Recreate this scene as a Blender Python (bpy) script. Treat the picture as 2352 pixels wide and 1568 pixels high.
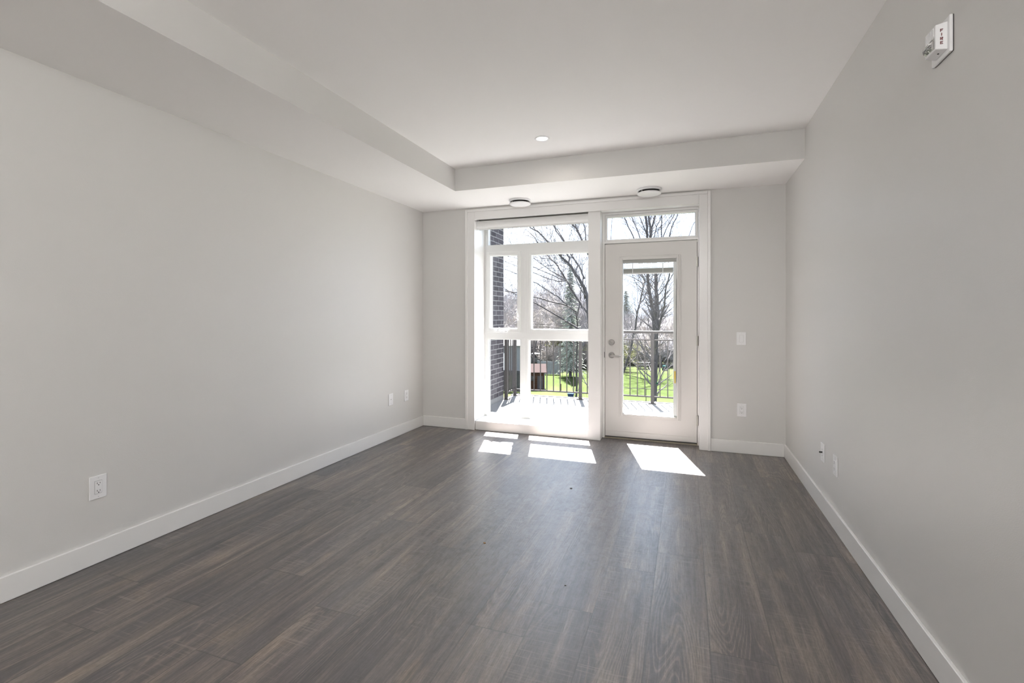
import bpy, bmesh, math, random
from mathutils import Vector, Matrix

# ------------------------------------------------------------------ clear
for o in list(bpy.data.objects):
    bpy.data.objects.remove(o, do_unlink=True)
SC = bpy.context.scene
COL = SC.collection
R = math.radians

# ------------------------------------------------------------------ camera
F_PX, YAW, HOR, CAM_H = 1111.226, 0.345287, 721.9, 1.30
cam_d = bpy.data.cameras.new('camera')
cam = bpy.data.objects.new('camera', cam_d)
COL.objects.link(cam)
cam.location = (0, 0, CAM_H)
cam.rotation_euler = (R(90), 0, YAW)
cam_d.sensor_width = 36.0
cam_d.sensor_fit = 'HORIZONTAL'
cam_d.lens = F_PX / 2352 * 36.0
cam_d.shift_y = -(784 - HOR) / 2352
cam_d.clip_end = 600
SC.camera = cam

# ------------------------------------------------------------------ world, sun, exposure
SKY = 2.6
w = bpy.data.worlds.new('sky'); SC.world = w; w.use_nodes = True
nt = w.node_tree; nt.nodes.clear()
wo = nt.nodes.new('ShaderNodeOutputWorld'); bg = nt.nodes.new('ShaderNodeBackground')
tc = nt.nodes.new('ShaderNodeTexCoord'); nz = nt.nodes.new('ShaderNodeTexNoise')
nz.inputs['Scale'].default_value = 3.0; nz.inputs['Detail'].default_value = 4
cr = nt.nodes.new('ShaderNodeValToRGB')
cr.color_ramp.elements[0].position = 0.35; cr.color_ramp.elements[0].color = (0.60, 0.74, 1.0, 1)
cr.color_ramp.elements[1].position = 0.65; cr.color_ramp.elements[1].color = (0.76, 0.86, 1.0, 1)
nt.links.new(tc.outputs['Generated'], nz.inputs['Vector'])
nt.links.new(nz.outputs['Fac'], cr.inputs['Fac'])
nt.links.new(cr.outputs['Color'], bg.inputs['Color'])
bg.inputs['Strength'].default_value = SKY
nt.links.new(bg.outputs['Background'], wo.inputs['Surface'])

sun_d = bpy.data.lights.new('sun', 'SUN'); sun = bpy.data.objects.new('sun', sun_d); COL.objects.link(sun)
sun_d.energy = 82.0; sun_d.angle = R(0.53); sun_d.color = (1.0, 0.975, 0.945)
sdir = Vector((0.157, -0.565, -1.0)).normalized()          # the way the sunlight travels
sun.rotation_euler = sdir.to_track_quat('-Z', 'Y').to_euler()

SC.view_settings.view_transform = 'Standard'
SC.view_settings.look = 'None'
SC.view_settings.exposure = 0.66
SC.view_settings.gamma = 1.0
SC.view_settings.use_curve_mapping = False
cy = SC.cycles
cy.use_denoising = True
try: cy.denoiser = 'OPENIMAGEDENOISE'
except Exception: pass
cy.max_bounces = 14; cy.diffuse_bounces = 8; cy.glossy_bounces = 4
cy.transmission_bounces = 6; cy.transparent_max_bounces = 16
cy.sample_clamp_indirect = 6.0
cy.caustics_reflective = False; cy.caustics_refractive = False

# ------------------------------------------------------------------ room numbers (metres)
XL, XR, YB, YR = -2.907, 0.855, 4.993, -4.2     # left, right, window wall, rear wall
XS, YS = -2.112, 4.238                          # inner edges of the dropped ceiling
FILL_GLOBE = 124.0                                   # radiance of the added fill globes, unseen behind the viewer
LAMP = 9.0                                     # watts of each ceiling downlight

# ------------------------------------------------------------------ materials
MATS = {}
def new_mat(name):
    m = bpy.data.materials.new(name); m.use_nodes = True
    nt = m.node_tree; nt.nodes.clear()
    out = nt.nodes.new('ShaderNodeOutputMaterial'); bs = nt.nodes.new('ShaderNodeBsdfPrincipled')
    nt.links.new(bs.outputs[0], out.inputs['Surface'])
    MATS[name] = m
    return m, nt, bs, out
def N(nt, t, **kw):
    n = nt.nodes.new(t)
    for k, v in kw.items():
        if k in n.inputs: n.inputs[k].default_value = v
        else: setattr(n, k, v)
    return n
def setb(bs, col, rough=0.5, metal=0.0, spec=0.5):
    bs.inputs['Base Color'].default_value = (*col, 1); bs.inputs['Roughness'].default_value = rough
    bs.inputs['Metallic'].default_value = metal; bs.inputs['Specular IOR Level'].default_value = spec
def simple(name, col, rough=0.5, metal=0.0, spec=0.5, vary=0.04, scale=6.0, bump=0.0, bscale=300.0):
    """plain paint, plastic or metal with a slight procedural unevenness"""
    m, nt, bs, out = new_mat(name); setb(bs, col, rough, metal, spec)
    tc = N(nt, 'ShaderNodeTexCoord'); nz = N(nt, 'ShaderNodeTexNoise', Scale=scale, Detail=3.0)
    nt.links.new(tc.outputs['Object'], nz.inputs['Vector'])
    r = N(nt, 'ShaderNodeValToRGB')
    r.color_ramp.elements[0].color = (*[c * (1 - vary) for c in col], 1)
    r.color_ramp.elements[1].color = (*[min(1, c * (1 + vary)) for c in col], 1)
    nt.links.new(nz.outputs['Fac'], r.inputs['Fac']); nt.links.new(r.outputs['Color'], bs.inputs['Base Color'])
    if bump:
        b = N(nt, 'ShaderNodeTexNoise', Scale=bscale, Detail=2.0); nt.links.new(tc.outputs['Object'], b.inputs['Vector'])
        bp = N(nt, 'ShaderNodeBump', Strength=bump, Distance=0.001)
        nt.links.new(b.outputs['Fac'], bp.inputs['Height']); nt.links.new(bp.outputs['Normal'], bs.inputs['Normal'])
    return m
WALL = simple('wall_paint', (0.65, 0.642, 0.628), 0.42, spec=0.35, vary=0.008, scale=1.5, bump=0.35, bscale=220)
CEIL = simple('ceiling_paint', (0.92, 0.91, 0.90), 0.7, spec=0.25, vary=0.006, scale=1.2, bump=0.2, bscale=200)
TRIM = simple('trim_paint', (0.7954, 0.7905, 0.7809), 0.32, vary=0.008, scale=2)
DOORP = simple('door_paint', (0.64, 0.625, 0.605), 0.38, vary=0.012, scale=3)
VINYL = simple('window_vinyl', (0.7626, 0.7672, 0.7626), 0.35, vary=0.008)
BLINDM = simple('blind_fabric', (0.78, 0.78, 0.77), 0.55, vary=0.01, scale=30)
PLAS = simple('white_plastic', (0.83, 0.83, 0.84), 0.3, vary=0.005)
PLASD = simple('dark_slot', (0.02, 0.018, 0.018), 0.6)
BLACK = simple('dark_gap', (0.012, 0.011, 0.01), 0.7)
NICKEL = simple('satin_nickel', (0.34, 0.33, 0.32), 0.32, metal=1.0)
HINGE = simple('hinge_steel', (0.42, 0.41, 0.38), 0.4, metal=1.0)
GASKET = simple('rubber_gasket', (0.03, 0.03, 0.033), 0.6)
BLINDG = simple('blind_grey', (0.42, 0.42, 0.40), 0.5, vary=0.03)
THRESH = simple('threshold_bronze', (0.30, 0.27, 0.21), 0.45, vary=0.15, scale=40)
YELLOW = simple('yellow_sticker', (0.80, 0.55, 0.05), 0.5)
REDT = simple('red_letters', (0.13, 0.010, 0.012), 0.5)
CHROME = simple('strobe_reflector', (0.8, 0.8, 0.8), 0.12, metal=1.0)
RAIL = simple('railing_metal', (0.0458, 0.0427, 0.0427), 0.45, vary=0.05, spec=0.02)
PARG = simple('parging', (0.12, 0.12, 0.122), 0.9, vary=0.12, scale=9, spec=0.02)
DECK = simple('deck_concrete', (0.155, 0.154, 0.153), 0.85, vary=0.05, scale=6, bump=0.3, bscale=80, spec=0.02)
FENCEW = simple('grey_boards', (0.0363, 0.0363, 0.0371), 0.9, vary=0.3, scale=3, spec=0.02)
SHEDW = simple('cedar_boards', (0.0383, 0.0188, 0.0115), 0.8, vary=0.35, scale=4, spec=0.02)
SHEDR = simple('pink_shingles', (0.0408, 0.0302, 0.0293), 0.9, vary=0.1, spec=0.02)
SIDING = simple('grey_siding', (0.1373, 0.1373, 0.1422), 0.8, vary=0.1, scale=2, spec=0.02)
CARP = simple('silver_car_paint', (0.1102, 0.1145, 0.1187), 0.3, spec=0.02)
CARG = simple('car_glass', (0.02, 0.02, 0.025), 0.15, spec=0.02)
TYRE = simple('tyre_rubber', (0.015, 0.015, 0.015), 0.8, spec=0.02)
WIRE = simple('galvanised_wire', (0.0417, 0.0417, 0.0417), 0.5, spec=0.02)
CABLE = simple('cable_sheath', (0.0574, 0.0523, 0.0496), 0.6, spec=0.02)
GREENB = simple('green_band', (0.0034, 0.0563, 0.0247), 0.6, spec=0.02)
BLUEB = simple('blue_plastic', (0.0158, 0.0314, 0.0652), 0.5, spec=0.02)
TEAL = simple('teal_plastic', (0.0042, 0.0251, 0.0251), 0.5, spec=0.02)
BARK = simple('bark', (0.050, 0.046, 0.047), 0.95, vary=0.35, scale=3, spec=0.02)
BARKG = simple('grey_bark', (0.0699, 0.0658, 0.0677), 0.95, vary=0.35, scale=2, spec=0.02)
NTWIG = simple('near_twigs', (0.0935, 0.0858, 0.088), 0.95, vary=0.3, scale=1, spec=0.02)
TWIG_HAZED = simple('twigs', (0.2093, 0.1985, 0.2052), 0.95, vary=0.3, scale=1, spec=0.02)  # far twigs, paled in colour to stand in for distance haze
TWIGW_HAZED = simple('hazed_warm_twigs', (0.2093, 0.1903, 0.1755), 0.95, vary=0.3, scale=1, spec=0.02)  # warmer far twigs, with the same haze put into the colour
NEEDLE = simple('spruce_needles', (0.1743, 0.1868, 0.1558), 0.95, vary=0.35, scale=3, spec=0.02)
OLIVE = simple('olive_leaves', (0.1384, 0.1384, 0.0606), 0.95, vary=0.4, scale=2, spec=0.02)
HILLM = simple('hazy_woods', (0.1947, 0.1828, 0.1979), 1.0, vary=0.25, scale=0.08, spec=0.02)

# emissive lens of a lit downlight
LENS, nt, bs, out = new_mat('lit_lens'); setb(bs, (0.9, 0.9, 0.88), 0.4)
bs.inputs['Emission Color'].default_value = (1.0, 0.95, 0.88, 1); bs.inputs['Emission Strength'].default_value = 6.0

# thin clear glazing: mostly transparent with a weak mirror
def glass(name, tint, gmax):
    m = bpy.data.materials.new(name); m.use_nodes = True; nt = m.node_tree; nt.nodes.clear()
    out = N(nt, 'ShaderNodeOutputMaterial'); tr = N(nt, 'ShaderNodeBsdfTransparent'); gl = N(nt, 'ShaderNodeBsdfGlossy', Roughness=0.02)
    tr.inputs['Color'].default_value = (*tint, 1)
    mx = N(nt, 'ShaderNodeMixShader'); lw = N(nt, 'ShaderNodeLayerWeight', Blend=0.5)
    pw = N(nt, 'ShaderNodeMath', operation='POWER'); pw.inputs[1].default_value = 4.0; nt.links.new(lw.outputs['Facing'], pw.inputs[0])
    sc = N(nt, 'ShaderNodeMath', operation='MULTIPLY_ADD'); sc.inputs[1].default_value = 0.6; sc.inputs[2].default_value = gmax; nt.links.new(pw.outputs[0], sc.inputs[0])
    nt.links.new(sc.outputs[0], mx.inputs[0]); nt.links.new(tr.outputs[0], mx.inputs[1]); nt.links.new(gl.outputs[0], mx.inputs[2])
    nt.links.new(mx.outputs[0], out.inputs['Surface'])
    return m
GLASS = glass('window_glass', (0.985, 0.99, 0.99), 0.02)

# door blind slats: daylight glows through them
m, nt, bs, out = new_mat('thin_slat'); setb(bs, (0.9, 0.9, 0.9), 0.5); SLAT = m
tl = N(nt, 'ShaderNodeBsdfTranslucent'); tl.inputs['Color'].default_value = (0.9, 0.9, 0.9, 1)
mx = N(nt, 'ShaderNodeMixShader', Fac=0.85)
nt.links.new(bs.outputs[0], mx.inputs[1]); nt.links.new(tl.outputs[0], mx.inputs[2]); nt.links.new(mx.outputs[0], out.inputs['Surface'])

# strobe lens
m, nt, bs, out = new_mat('clear_lens'); setb(bs, (0.9, 0.9, 0.9), 0.05); CLEAR = m
bs.inputs['Transmission Weight'].default_value = 0.9; bs.inputs['IOR'].default_value = 1.45

def ramp(nt, src, stops):
    r = N(nt, 'ShaderNodeValToRGB')
    e = r.color_ramp.elements
    while len(e) < len(stops): e.new(0.5)
    for k, (p, c) in enumerate(stops):
        e[k].position = p; e[k].color = (*c, 1) if len(c) == 3 else c
    nt.links.new(src, r.inputs['Fac'])
    return r.outputs['Color']
def mapping(nt, src, sc, loc=(0, 0, 0)):
    mp = N(nt, 'ShaderNodeMapping'); mp.inputs['Scale'].default_value = sc; mp.inputs['Location'].default_value = loc
    nt.links.new(src, mp.inputs['Vector']); return mp.outputs[0]
def mixc(nt, fac, a, b, mode='MIX'):
    mx = N(nt, 'ShaderNodeMix', data_type='RGBA', blend_type=mode)
    for sock, v in ((mx.inputs[0], fac), (mx.inputs[6], a), (mx.inputs[7], b)):
        if isinstance(v, (int, float)): sock.default_value = v
        elif isinstance(v, tuple): sock.default_value = (*v, 1)
        else: nt.links.new(v, sock)
    return mx.outputs[2]
def math_(nt, op, a, b=None, clamp=False):
    mt = N(nt, 'ShaderNodeMath', operation=op); mt.use_clamp = clamp
    for sock, v in ((mt.inputs[0], a), (mt.inputs[1], b)):
        if v is None: continue
        if isinstance(v, (int, float)): sock.default_value = v
        else: nt.links.new(v, sock)
    return mt.outputs[0]
def noise(nt, vec, scale=1.0, detail=3.0, rough=0.5, dist=0.0):
    n = N(nt, 'ShaderNodeTexNoise', Scale=scale, Detail=detail, Roughness=rough, Distortion=dist)
    nt.links.new(vec, n.inputs['Vector']); return n.outputs['Fac']

# vinyl plank floor: the UVs are metres along each plank, shifted at random
FLOOR, nt, bs, out = new_mat('vinyl_plank'); 
uv = N(nt, 'ShaderNodeUVMap', uv_map='plank').outputs[0]
loc = N(nt, 'ShaderNodeUVMap', uv_map='edge').outputs[0]
at = N(nt, 'ShaderNodeAttribute', attribute_name='tone').outputs['Fac']
wpos = N(nt, 'ShaderNodeTexCoord').outputs['Object']
band = noise(nt, mapping(nt, uv, (15, 1.0, 1)), 1.0, 4.0, 0.6, 0.5)
base = ramp(nt, band, [(0.32, (0.037, 0.031, 0.033)), (0.44, (0.069, 0.058, 0.058)), (0.55, (0.115, 0.096, 0.087)), (0.70, (0.195, 0.160, 0.132))])
patch = noise(nt, mapping(nt, uv, (4.0, 1.3, 1), (4, 2, 0)), 1.0, 2.0)
base = mixc(nt, ramp(nt, patch, [(0.47, (0, 0, 0)), (0.62, (0.55, 0.55, 0.55))]), base, (0.066, 0.062, 0.068))
blob = noise(nt, mapping(nt, uv, (9, 2.6, 1), (7, 5, 0)), 1.0, 2.0)
base = mixc(nt, ramp(nt, blob, [(0.60, (0, 0, 0)), (0.70, (0.5, 0.5, 0.5))]), base, (0.200, 0.155, 0.115))
# cathedral grain: bent rings, drawn as paler lines
dv = N(nt, 'ShaderNodeVectorMath', operation='ADD')
nc = N(nt, 'ShaderNodeTexNoise', Scale=1.0, Detail=2.0); nt.links.new(mapping(nt, uv, (5, 1.2, 1)), nc.inputs['Vector'])
sc_ = N(nt, 'ShaderNodeVectorMath', operation='SCALE'); sc_.inputs['Scale'].default_value = 0.45
nt.links.new(nc.outputs['Color'], sc_.inputs[0]); nt.links.new(mapping(nt, uv, (8.5, 1.0, 1)), dv.inputs[0]); nt.links.new(sc_.outputs[0], dv.inputs[1])
wv = N(nt, 'ShaderNodeTexNoise', Scale=1.0, Detail=0.0); nt.links.new(dv.outputs[0], wv.inputs['Vector'])
rings = math_(nt, 'SINE', math_(nt, 'MULTIPLY', wv.outputs['Fac'], 150.0))
ringm = noise(nt, mapping(nt, uv, (3.0, 0.9, 1), (1, 9, 0)), 1.0, 1.0)
ringmask = ramp(nt, ringm, [(0.52, (0, 0, 0)), (0.62, (1, 1, 1))])
base = mixc(nt, math_(nt, 'MULTIPLY', ringmask, ramp(nt, rings, [(0.55, (0, 0, 0)), (1.0, (0.42, 0.42, 0.42))])), base, (0.215, 0.175, 0.140))
base = mixc(nt, math_(nt, 'MULTIPLY', ringmask, ramp(nt, math_(nt, 'MULTIPLY', rings, -1.0), [(0.5, (0, 0, 0)), (1.0, (0.45, 0.45, 0.45))])), base, (0.035, 0.028, 0.027))
med = noise(nt, mapping(nt, uv, (70, 2.6, 1)), 1.0, 3.0, 0.6, 0.3)
base = mixc(nt, 0.55, base, ramp(nt, med, [(0.32, (0.28, 0.28, 0.28)), (0.68, (0.76, 0.76, 0.76))]), 'OVERLAY')
fine = noise(nt, mapping(nt, uv, (240, 12, 1)), 1.0, 3.0, 0.65)
base = mixc(nt, 0.6, base, ramp(nt, fine, [(0.3, (0.22, 0.22, 0.22)), (0.7, (0.80, 0.80, 0.80))]), 'OVERLAY')
speck = noise(nt, mapping(nt, uv, (120, 60, 1)), 1.0, 2.0, 0.6)
base = mixc(nt, 0.3, base, ramp(nt, speck, [(0.35, (0.3, 0.3, 0.3)), (0.65, (0.72, 0.72, 0.72))]), 'OVERLAY')
# saw marks across the plank
sm = noise(nt, mapping(nt, uv, (4, 120, 1)), 1.0, 2.0, 0.5, 0.9)
smm = noise(nt, mapping(nt, uv, (5, 1.3, 1), (3, 3, 0)), 1.0, 1.0)
sa = math_(nt, 'MULTIPLY', ramp(nt, sm, [(0.56, (0, 0, 0)), (0.66, (1, 1, 1))]), ramp(nt, smm, [(0.45, (0, 0, 0)), (0.60, (0.38, 0.38, 0.38))]))
base = mixc(nt, sa, base, (0.250, 0.215, 0.190))
# small dark knots
kn = N(nt, 'ShaderNodeTexVoronoi', Scale=1.0); nt.links.new(mapping(nt, uv, (5.0, 2.2, 1)), kn.inputs['Vector'])
base = mixc(nt, ramp(nt, kn.outputs['Distance'], [(0.02, (0.8, 0.8, 0.8)), (0.055, (0, 0, 0))]), base, (0.022, 0.020, 0.022))
tone = ramp(nt, at, [(0, (0.74, 0.74, 0.76)), (1, (1.30, 1.26, 1.22))])
base = mixc(nt, 1.0, base, tone, 'MULTIPLY')
# seams
sx = N(nt, 'ShaderNodeSeparateXYZ'); nt.links.new(loc, sx.inputs[0])
seam = math_(nt, 'MINIMUM', sx.outputs[0], sx.outputs[1])
seamf = ramp(nt, seam, [(0.0, (0.75, 0.75, 0.75)), (0.0020, (0.0, 0.0, 0.0))])
base = mixc(nt, seamf, base, (0.018, 0.015, 0.014))
# pale construction dust near the door, widened to paint in window glare, scuffs
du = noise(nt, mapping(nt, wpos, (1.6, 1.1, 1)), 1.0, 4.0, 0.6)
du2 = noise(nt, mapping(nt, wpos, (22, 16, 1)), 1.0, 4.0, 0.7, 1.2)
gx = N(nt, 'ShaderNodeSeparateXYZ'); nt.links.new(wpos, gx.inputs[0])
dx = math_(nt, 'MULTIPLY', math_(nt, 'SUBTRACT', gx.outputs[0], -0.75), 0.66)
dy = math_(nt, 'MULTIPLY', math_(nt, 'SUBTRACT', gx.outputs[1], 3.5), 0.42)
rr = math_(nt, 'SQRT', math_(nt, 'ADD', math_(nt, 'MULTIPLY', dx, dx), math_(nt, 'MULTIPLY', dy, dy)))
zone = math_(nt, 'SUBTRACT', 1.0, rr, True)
dust_glare = math_(nt, 'MULTIPLY', zone, math_(nt, 'MULTIPLY', math_(nt, 'ADD', du, 0.25), ramp(nt, du2, [(0.35, (0.25, 0.25, 0.25)), (0.75, (1, 1, 1))])), True)
base = mixc(nt, math_(nt, 'MULTIPLY', dust_glare, 1.0), base, (0.30, 0.31, 0.34))
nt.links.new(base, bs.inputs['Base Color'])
rg = ramp(nt, fine, [(0.3, (0.40, 0.40, 0.40)), (0.7, (0.29, 0.29, 0.29))])
nt.links.new(rg, bs.inputs['Roughness']); bs.inputs['Specular IOR Level'].default_value = 0.9; bs.inputs['IOR'].default_value = 1.62
bp = N(nt, 'ShaderNodeBump', Strength=0.2, Distance=0.0012)
hh = math_(nt, 'SUBTRACT', fine, math_(nt, 'MULTIPLY', seamf, 1.5))
nt.links.new(hh, bp.inputs['Height']); nt.links.new(bp.outputs[0], bs.inputs['Normal'])

# grey brick: y runs along the wall, z up
BRICK, nt, bs, out = new_mat('grey_brick'); setb(bs, (0.2, 0.2, 0.2), 0.85, spec=0.02)
tcg = N(nt, 'ShaderNodeTexCoord').outputs['Object']
sp = N(nt, 'ShaderNodeSeparateXYZ'); nt.links.new(tcg, sp.inputs[0])
cb = N(nt, 'ShaderNodeCombineXYZ')
nt.links.new(math_(nt, 'ADD', sp.outputs[1], math_(nt, 'MULTIPLY', sp.outputs[0], 1.0)), cb.inputs[0]); nt.links.new(sp.outputs[2], cb.inputs[1])
bt = N(nt, 'ShaderNodeTexBrick'); nt.links.new(cb.outputs[0], bt.inputs['Vector'])
bt.inputs['Scale'].default_value = 1.0; bt.inputs['Brick Width'].default_value = 0.205; bt.inputs['Row Height'].default_value = 0.0715
bt.inputs['Mortar Size'].default_value = 0.0055; bt.inputs['Mortar Smooth'].default_value = 0.2; bt.inputs['Bias'].default_value = 0.0
bt.inputs['Color1'].default_value = (0.048, 0.044, 0.050, 1); bt.inputs['Color2'].default_value = (0.028, 0.026, 0.030, 1); bt.inputs['Mortar'].default_value = (0.135, 0.133, 0.135, 1)
bn = noise(nt, mapping(nt, tcg, (20, 20, 20)), 1.0, 4.0)
nt.links.new(mixc(nt, 0.35, bt.outputs['Color'], ramp(nt, bn, [(0.3, (0.35, 0.35, 0.35)), (0.7, (0.65, 0.65, 0.65))]), 'OVERLAY'), bs.inputs['Base Color'])
bp = N(nt, 'ShaderNodeBump', Strength=0.6, Distance=0.004); inv = math_(nt, 'SUBTRACT', 1.0, bt.outputs['Fac'])
nt.links.new(inv, bp.inputs['Height']); nt.links.new(bp.outputs[0], bs.inputs['Normal'])

# lawn
LAWN, nt, bs, out = new_mat('lawn_grass'); setb(bs, (0.06, 0.09, 0.02), 0.95, spec=0.01)
tcg = N(nt, 'ShaderNodeTexCoord').outputs['Object']
g1 = noise(nt, mapping(nt, tcg, (0.35, 0.12, 1)), 1.0, 5.0, 0.6)
gc = ramp(nt, g1, [(0.35, (0.0185, 0.0260, 0.0080)), (0.55, (0.0225, 0.0310, 0.0098)), (0.68, (0.0300, 0.0350, 0.0160))])
g2 = noise(nt, mapping(nt, tcg, (6, 3, 1)), 1.0, 3.0)
gc = mixc(nt, 0.4, gc, ramp(nt, g2, [(0.3, (0.35, 0.35, 0.35)), (0.7, (0.65, 0.65, 0.65))]), 'OVERLAY')
sp = N(nt, 'ShaderNodeSeparateXYZ'); nt.links.new(tcg, sp.inputs[0])
nearf = ramp(nt, math_(nt, 'MULTIPLY', sp.outputs[1], 0.01), [(0.34, (0.75, 0.75, 0.75)), (0.385, (0, 0, 0))])
nn = noise(nt, mapping(nt, tcg, (0.8, 0.8, 1)), 1.0, 4.0)
gc = mixc(nt, math_(nt, 'MULTIPLY', nearf, nn), gc, (0.042, 0.039, 0.027))
farf = ramp(nt, math_(nt, 'MULTIPLY', sp.outputs[1], 0.01), [(0.52, (0, 0, 0)), (0.60, (0.6, 0.6, 0.6))])
gc = mixc(nt, math_(nt, 'MULTIPLY', farf, nn), gc, (0.039, 0.036, 0.027))
nt.links.new(gc, bs.inputs['Base Color'])

# ------------------------------------------------------------------ mesh helpers
class MB:
    """collects shapes; build() links them as ONE mesh object"""
    def __init__(s): s.bm = bmesh.new()
    def box(s, x0, x1, y0, y1, z0, z1):
        v = [s.bm.verts.new(p) for p in ((x0,y0,z0),(x1,y0,z0),(x1,y1,z0),(x0,y1,z0),(x0,y0,z1),(x1,y0,z1),(x1,y1,z1),(x0,y1,z1))]
        for f in ((0,3,2,1),(4,5,6,7),(0,1,5,4),(1,2,6,5),(2,3,7,6),(3,0,4,7)): s.bm.faces.new([v[i] for i in f])
        return s
    def hexa(s, pts):
        v = [s.bm.verts.new(p) for p in pts]
        for f in ((0,3,2,1),(4,5,6,7),(0,1,5,4),(1,2,6,5),(2,3,7,6),(3,0,4,7)): s.bm.faces.new([v[i] for i in f])
        return s
    def ring(s, x0, x1, z0, z1, wd, y0, y1):
        """rectangular frame of member width wd whose OPENING is x0..x1, z0..z1"""
        s.box(x0-wd, x0, y0, y1, z0-wd, z1+wd); s.box(x1, x1+wd, y0, y1, z0-wd, z1+wd)
        s.box(x0, x1, y0, y1, z0-wd, z0); s.box(x0, x1, y0, y1, z1, z1+wd)
        return s
    def cyl(s, a, b, r, n=16, r2=None, caps=True):
        a, b = Vector(a), Vector(b); d = (b-a).normalized()
        u = d.orthogonal().normalized(); v = d.cross(u); r2 = r if r2 is None else r2
        A = [s.bm.verts.new(a + (u*math.cos(t)+v*math.sin(t))*r) for t in [2*math.pi*k/n for k in range(n)]]
        B = [s.bm.verts.new(b + (u*math.cos(t)+v*math.sin(t))*r2) for t in [2*math.pi*k/n for k in range(n)]]
        for k in range(n): s.bm.faces.new((A[k], A[(k+1)%n], B[(k+1)%n], B[k]))
        if caps: s.bm.faces.new(A[::-1]); s.bm.faces.new(B)
        return s
    def tube(s, pts, rads, n=6):
        """tapered tube through the points"""
        pts = [Vector(p) for p in pts]; prev = None; u = None
        for k, p in enumerate(pts):
            d = (pts[min(k+1, len(pts)-1)] - pts[max(k-1, 0)]).normalized()
            if u is None: u = d.orthogonal().normalized()
            else:
                u = (u - d*u.dot(d));  u = u.normalized() if u.length > 1e-6 else d.orthogonal().normalized()
            v = d.cross(u)
            ringv = [s.bm.verts.new(p + (u*math.cos(2*math.pi*j/n)+v*math.sin(2*math.pi*j/n))*rads[k]) for j in range(n)]
            if prev:
                for j in range(n): s.bm.faces.new((prev[j], prev[(j+1)%n], ringv[(j+1)%n], ringv[j]))
            elif n > 3: s.bm.faces.new(ringv[::-1])
            prev = ringv
        if n > 3: s.bm.faces.new(prev)
        return s
    def lathe(s, prof, c, n=40):
        """prof: (radius, z) pairs spun about the vertical through c"""
        rings = []
        for r, z in prof:
            if r < 1e-6: rings.append([s.bm.verts.new((c[0], c[1], c[2]+z))])
            else: rings.append([s.bm.verts.new((c[0]+r*math.cos(2*math.pi*k/n), c[1]+r*math.sin(2*math.pi*k/n), c[2]+z)) for k in range(n)])
        for A, B in zip(rings, rings[1:]):
            for k in range(n):
                q = [A[k % len(A)], A[(k+1) % len(A)], B[(k+1) % len(B)], B[k % len(B)]]
                q2 = []
                for x in q:
                    if x not in q2: q2.append(x)
                if len(q2) >= 3: s.bm.faces.new(q2)
        return s
    def prism(s, poly, axis, a, b):
        """poly in the other two axes (cyclic order kept), swept along axis from a to b"""
        def P(p, t):
            return {'x': (t, p[0], p[1]), 'y': (p[0], t, p[1]), 'z': (p[0], p[1], t)}[axis]
        A = [s.bm.verts.new(P(p, a)) for p in poly]; B = [s.bm.verts.new(P(p, b)) for p in poly]; n = len(poly)
        for k in range(n): s.bm.faces.new((A[k], A[(k+1)%n], B[(k+1)%n], B[k]))
        s.bm.faces.new(A[::-1]); s.bm.faces.new(B)
        return s
    def build(s, name, mat, parent=None, bevel=0.0, smooth=False, mw=None, seg=2):
        bmesh.ops.recalc_face_normals(s.bm, faces=s.bm.faces)
        if bevel:
            es = [e for e in s.bm.edges if len(e.link_faces) == 2 and e.calc_face_angle(0) > R(25)]
            bmesh.ops.bevel(s.bm, geom=es, offset=bevel, segments=seg, affect='EDGES', profile=0.5, clamp_overlap=True)
        me = bpy.data.meshes.new(name); s.bm.to_mesh(me); s.bm.free()
        if smooth:
            for p in me.polygons: p.use_smooth = True
        me.materials.append(mat)
        o = bpy.data.objects.new(name, me); COL.objects.link(o)
        if parent is not None: o.parent = parent
        if mw is not None: o.matrix_local = mw
        return o
def structure(o): o['kind'] = 'structure'; return o
def tag(o, label, cat, group=None, kind=None):
    o['label'] = label; o['category'] = cat
    if group: o['group'] = group
    if kind: o['kind'] = kind
    return o
def empty(name, loc=(0, 0, 0), rz=0.0):
    o = bpy.data.objects.new(name, None); COL.objects.link(o); o.location = loc; o.rotation_euler = (0, 0, rz)
    o.empty_display_size = 0.1
    return o
def kids(o): return [c for c in bpy.data.objects if c.parent is o]
def copy_thing(o, parent=None):
    c = o.copy(); COL.objects.link(c); c.parent = parent
    for ch in kids(o): copy_thing(ch, c)
    return c
CO, SI = math.cos(YAW), math.sin(YAW)
def at(u, v, Y):
    """world point that sits at distance Y beyond the camera and shows at pixel (u, v)"""
    d = Vector((-SI + (u-1176)/F_PX*CO, CO + (u-1176)/F_PX*SI, (HOR-v)/F_PX))
    return Vector((0, 0, CAM_H)) + d*(Y/d.y)

# ------------------------------------------------------------------ room shell
ZS0, ZS1 = 2.500, 2.491        # underside of the dropped ceiling: at the left wall, at the right wall
ZC0, ZC1 = 2.712, 2.722        # main ceiling: at the bulkhead, at the right wall
T = 0.2
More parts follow.
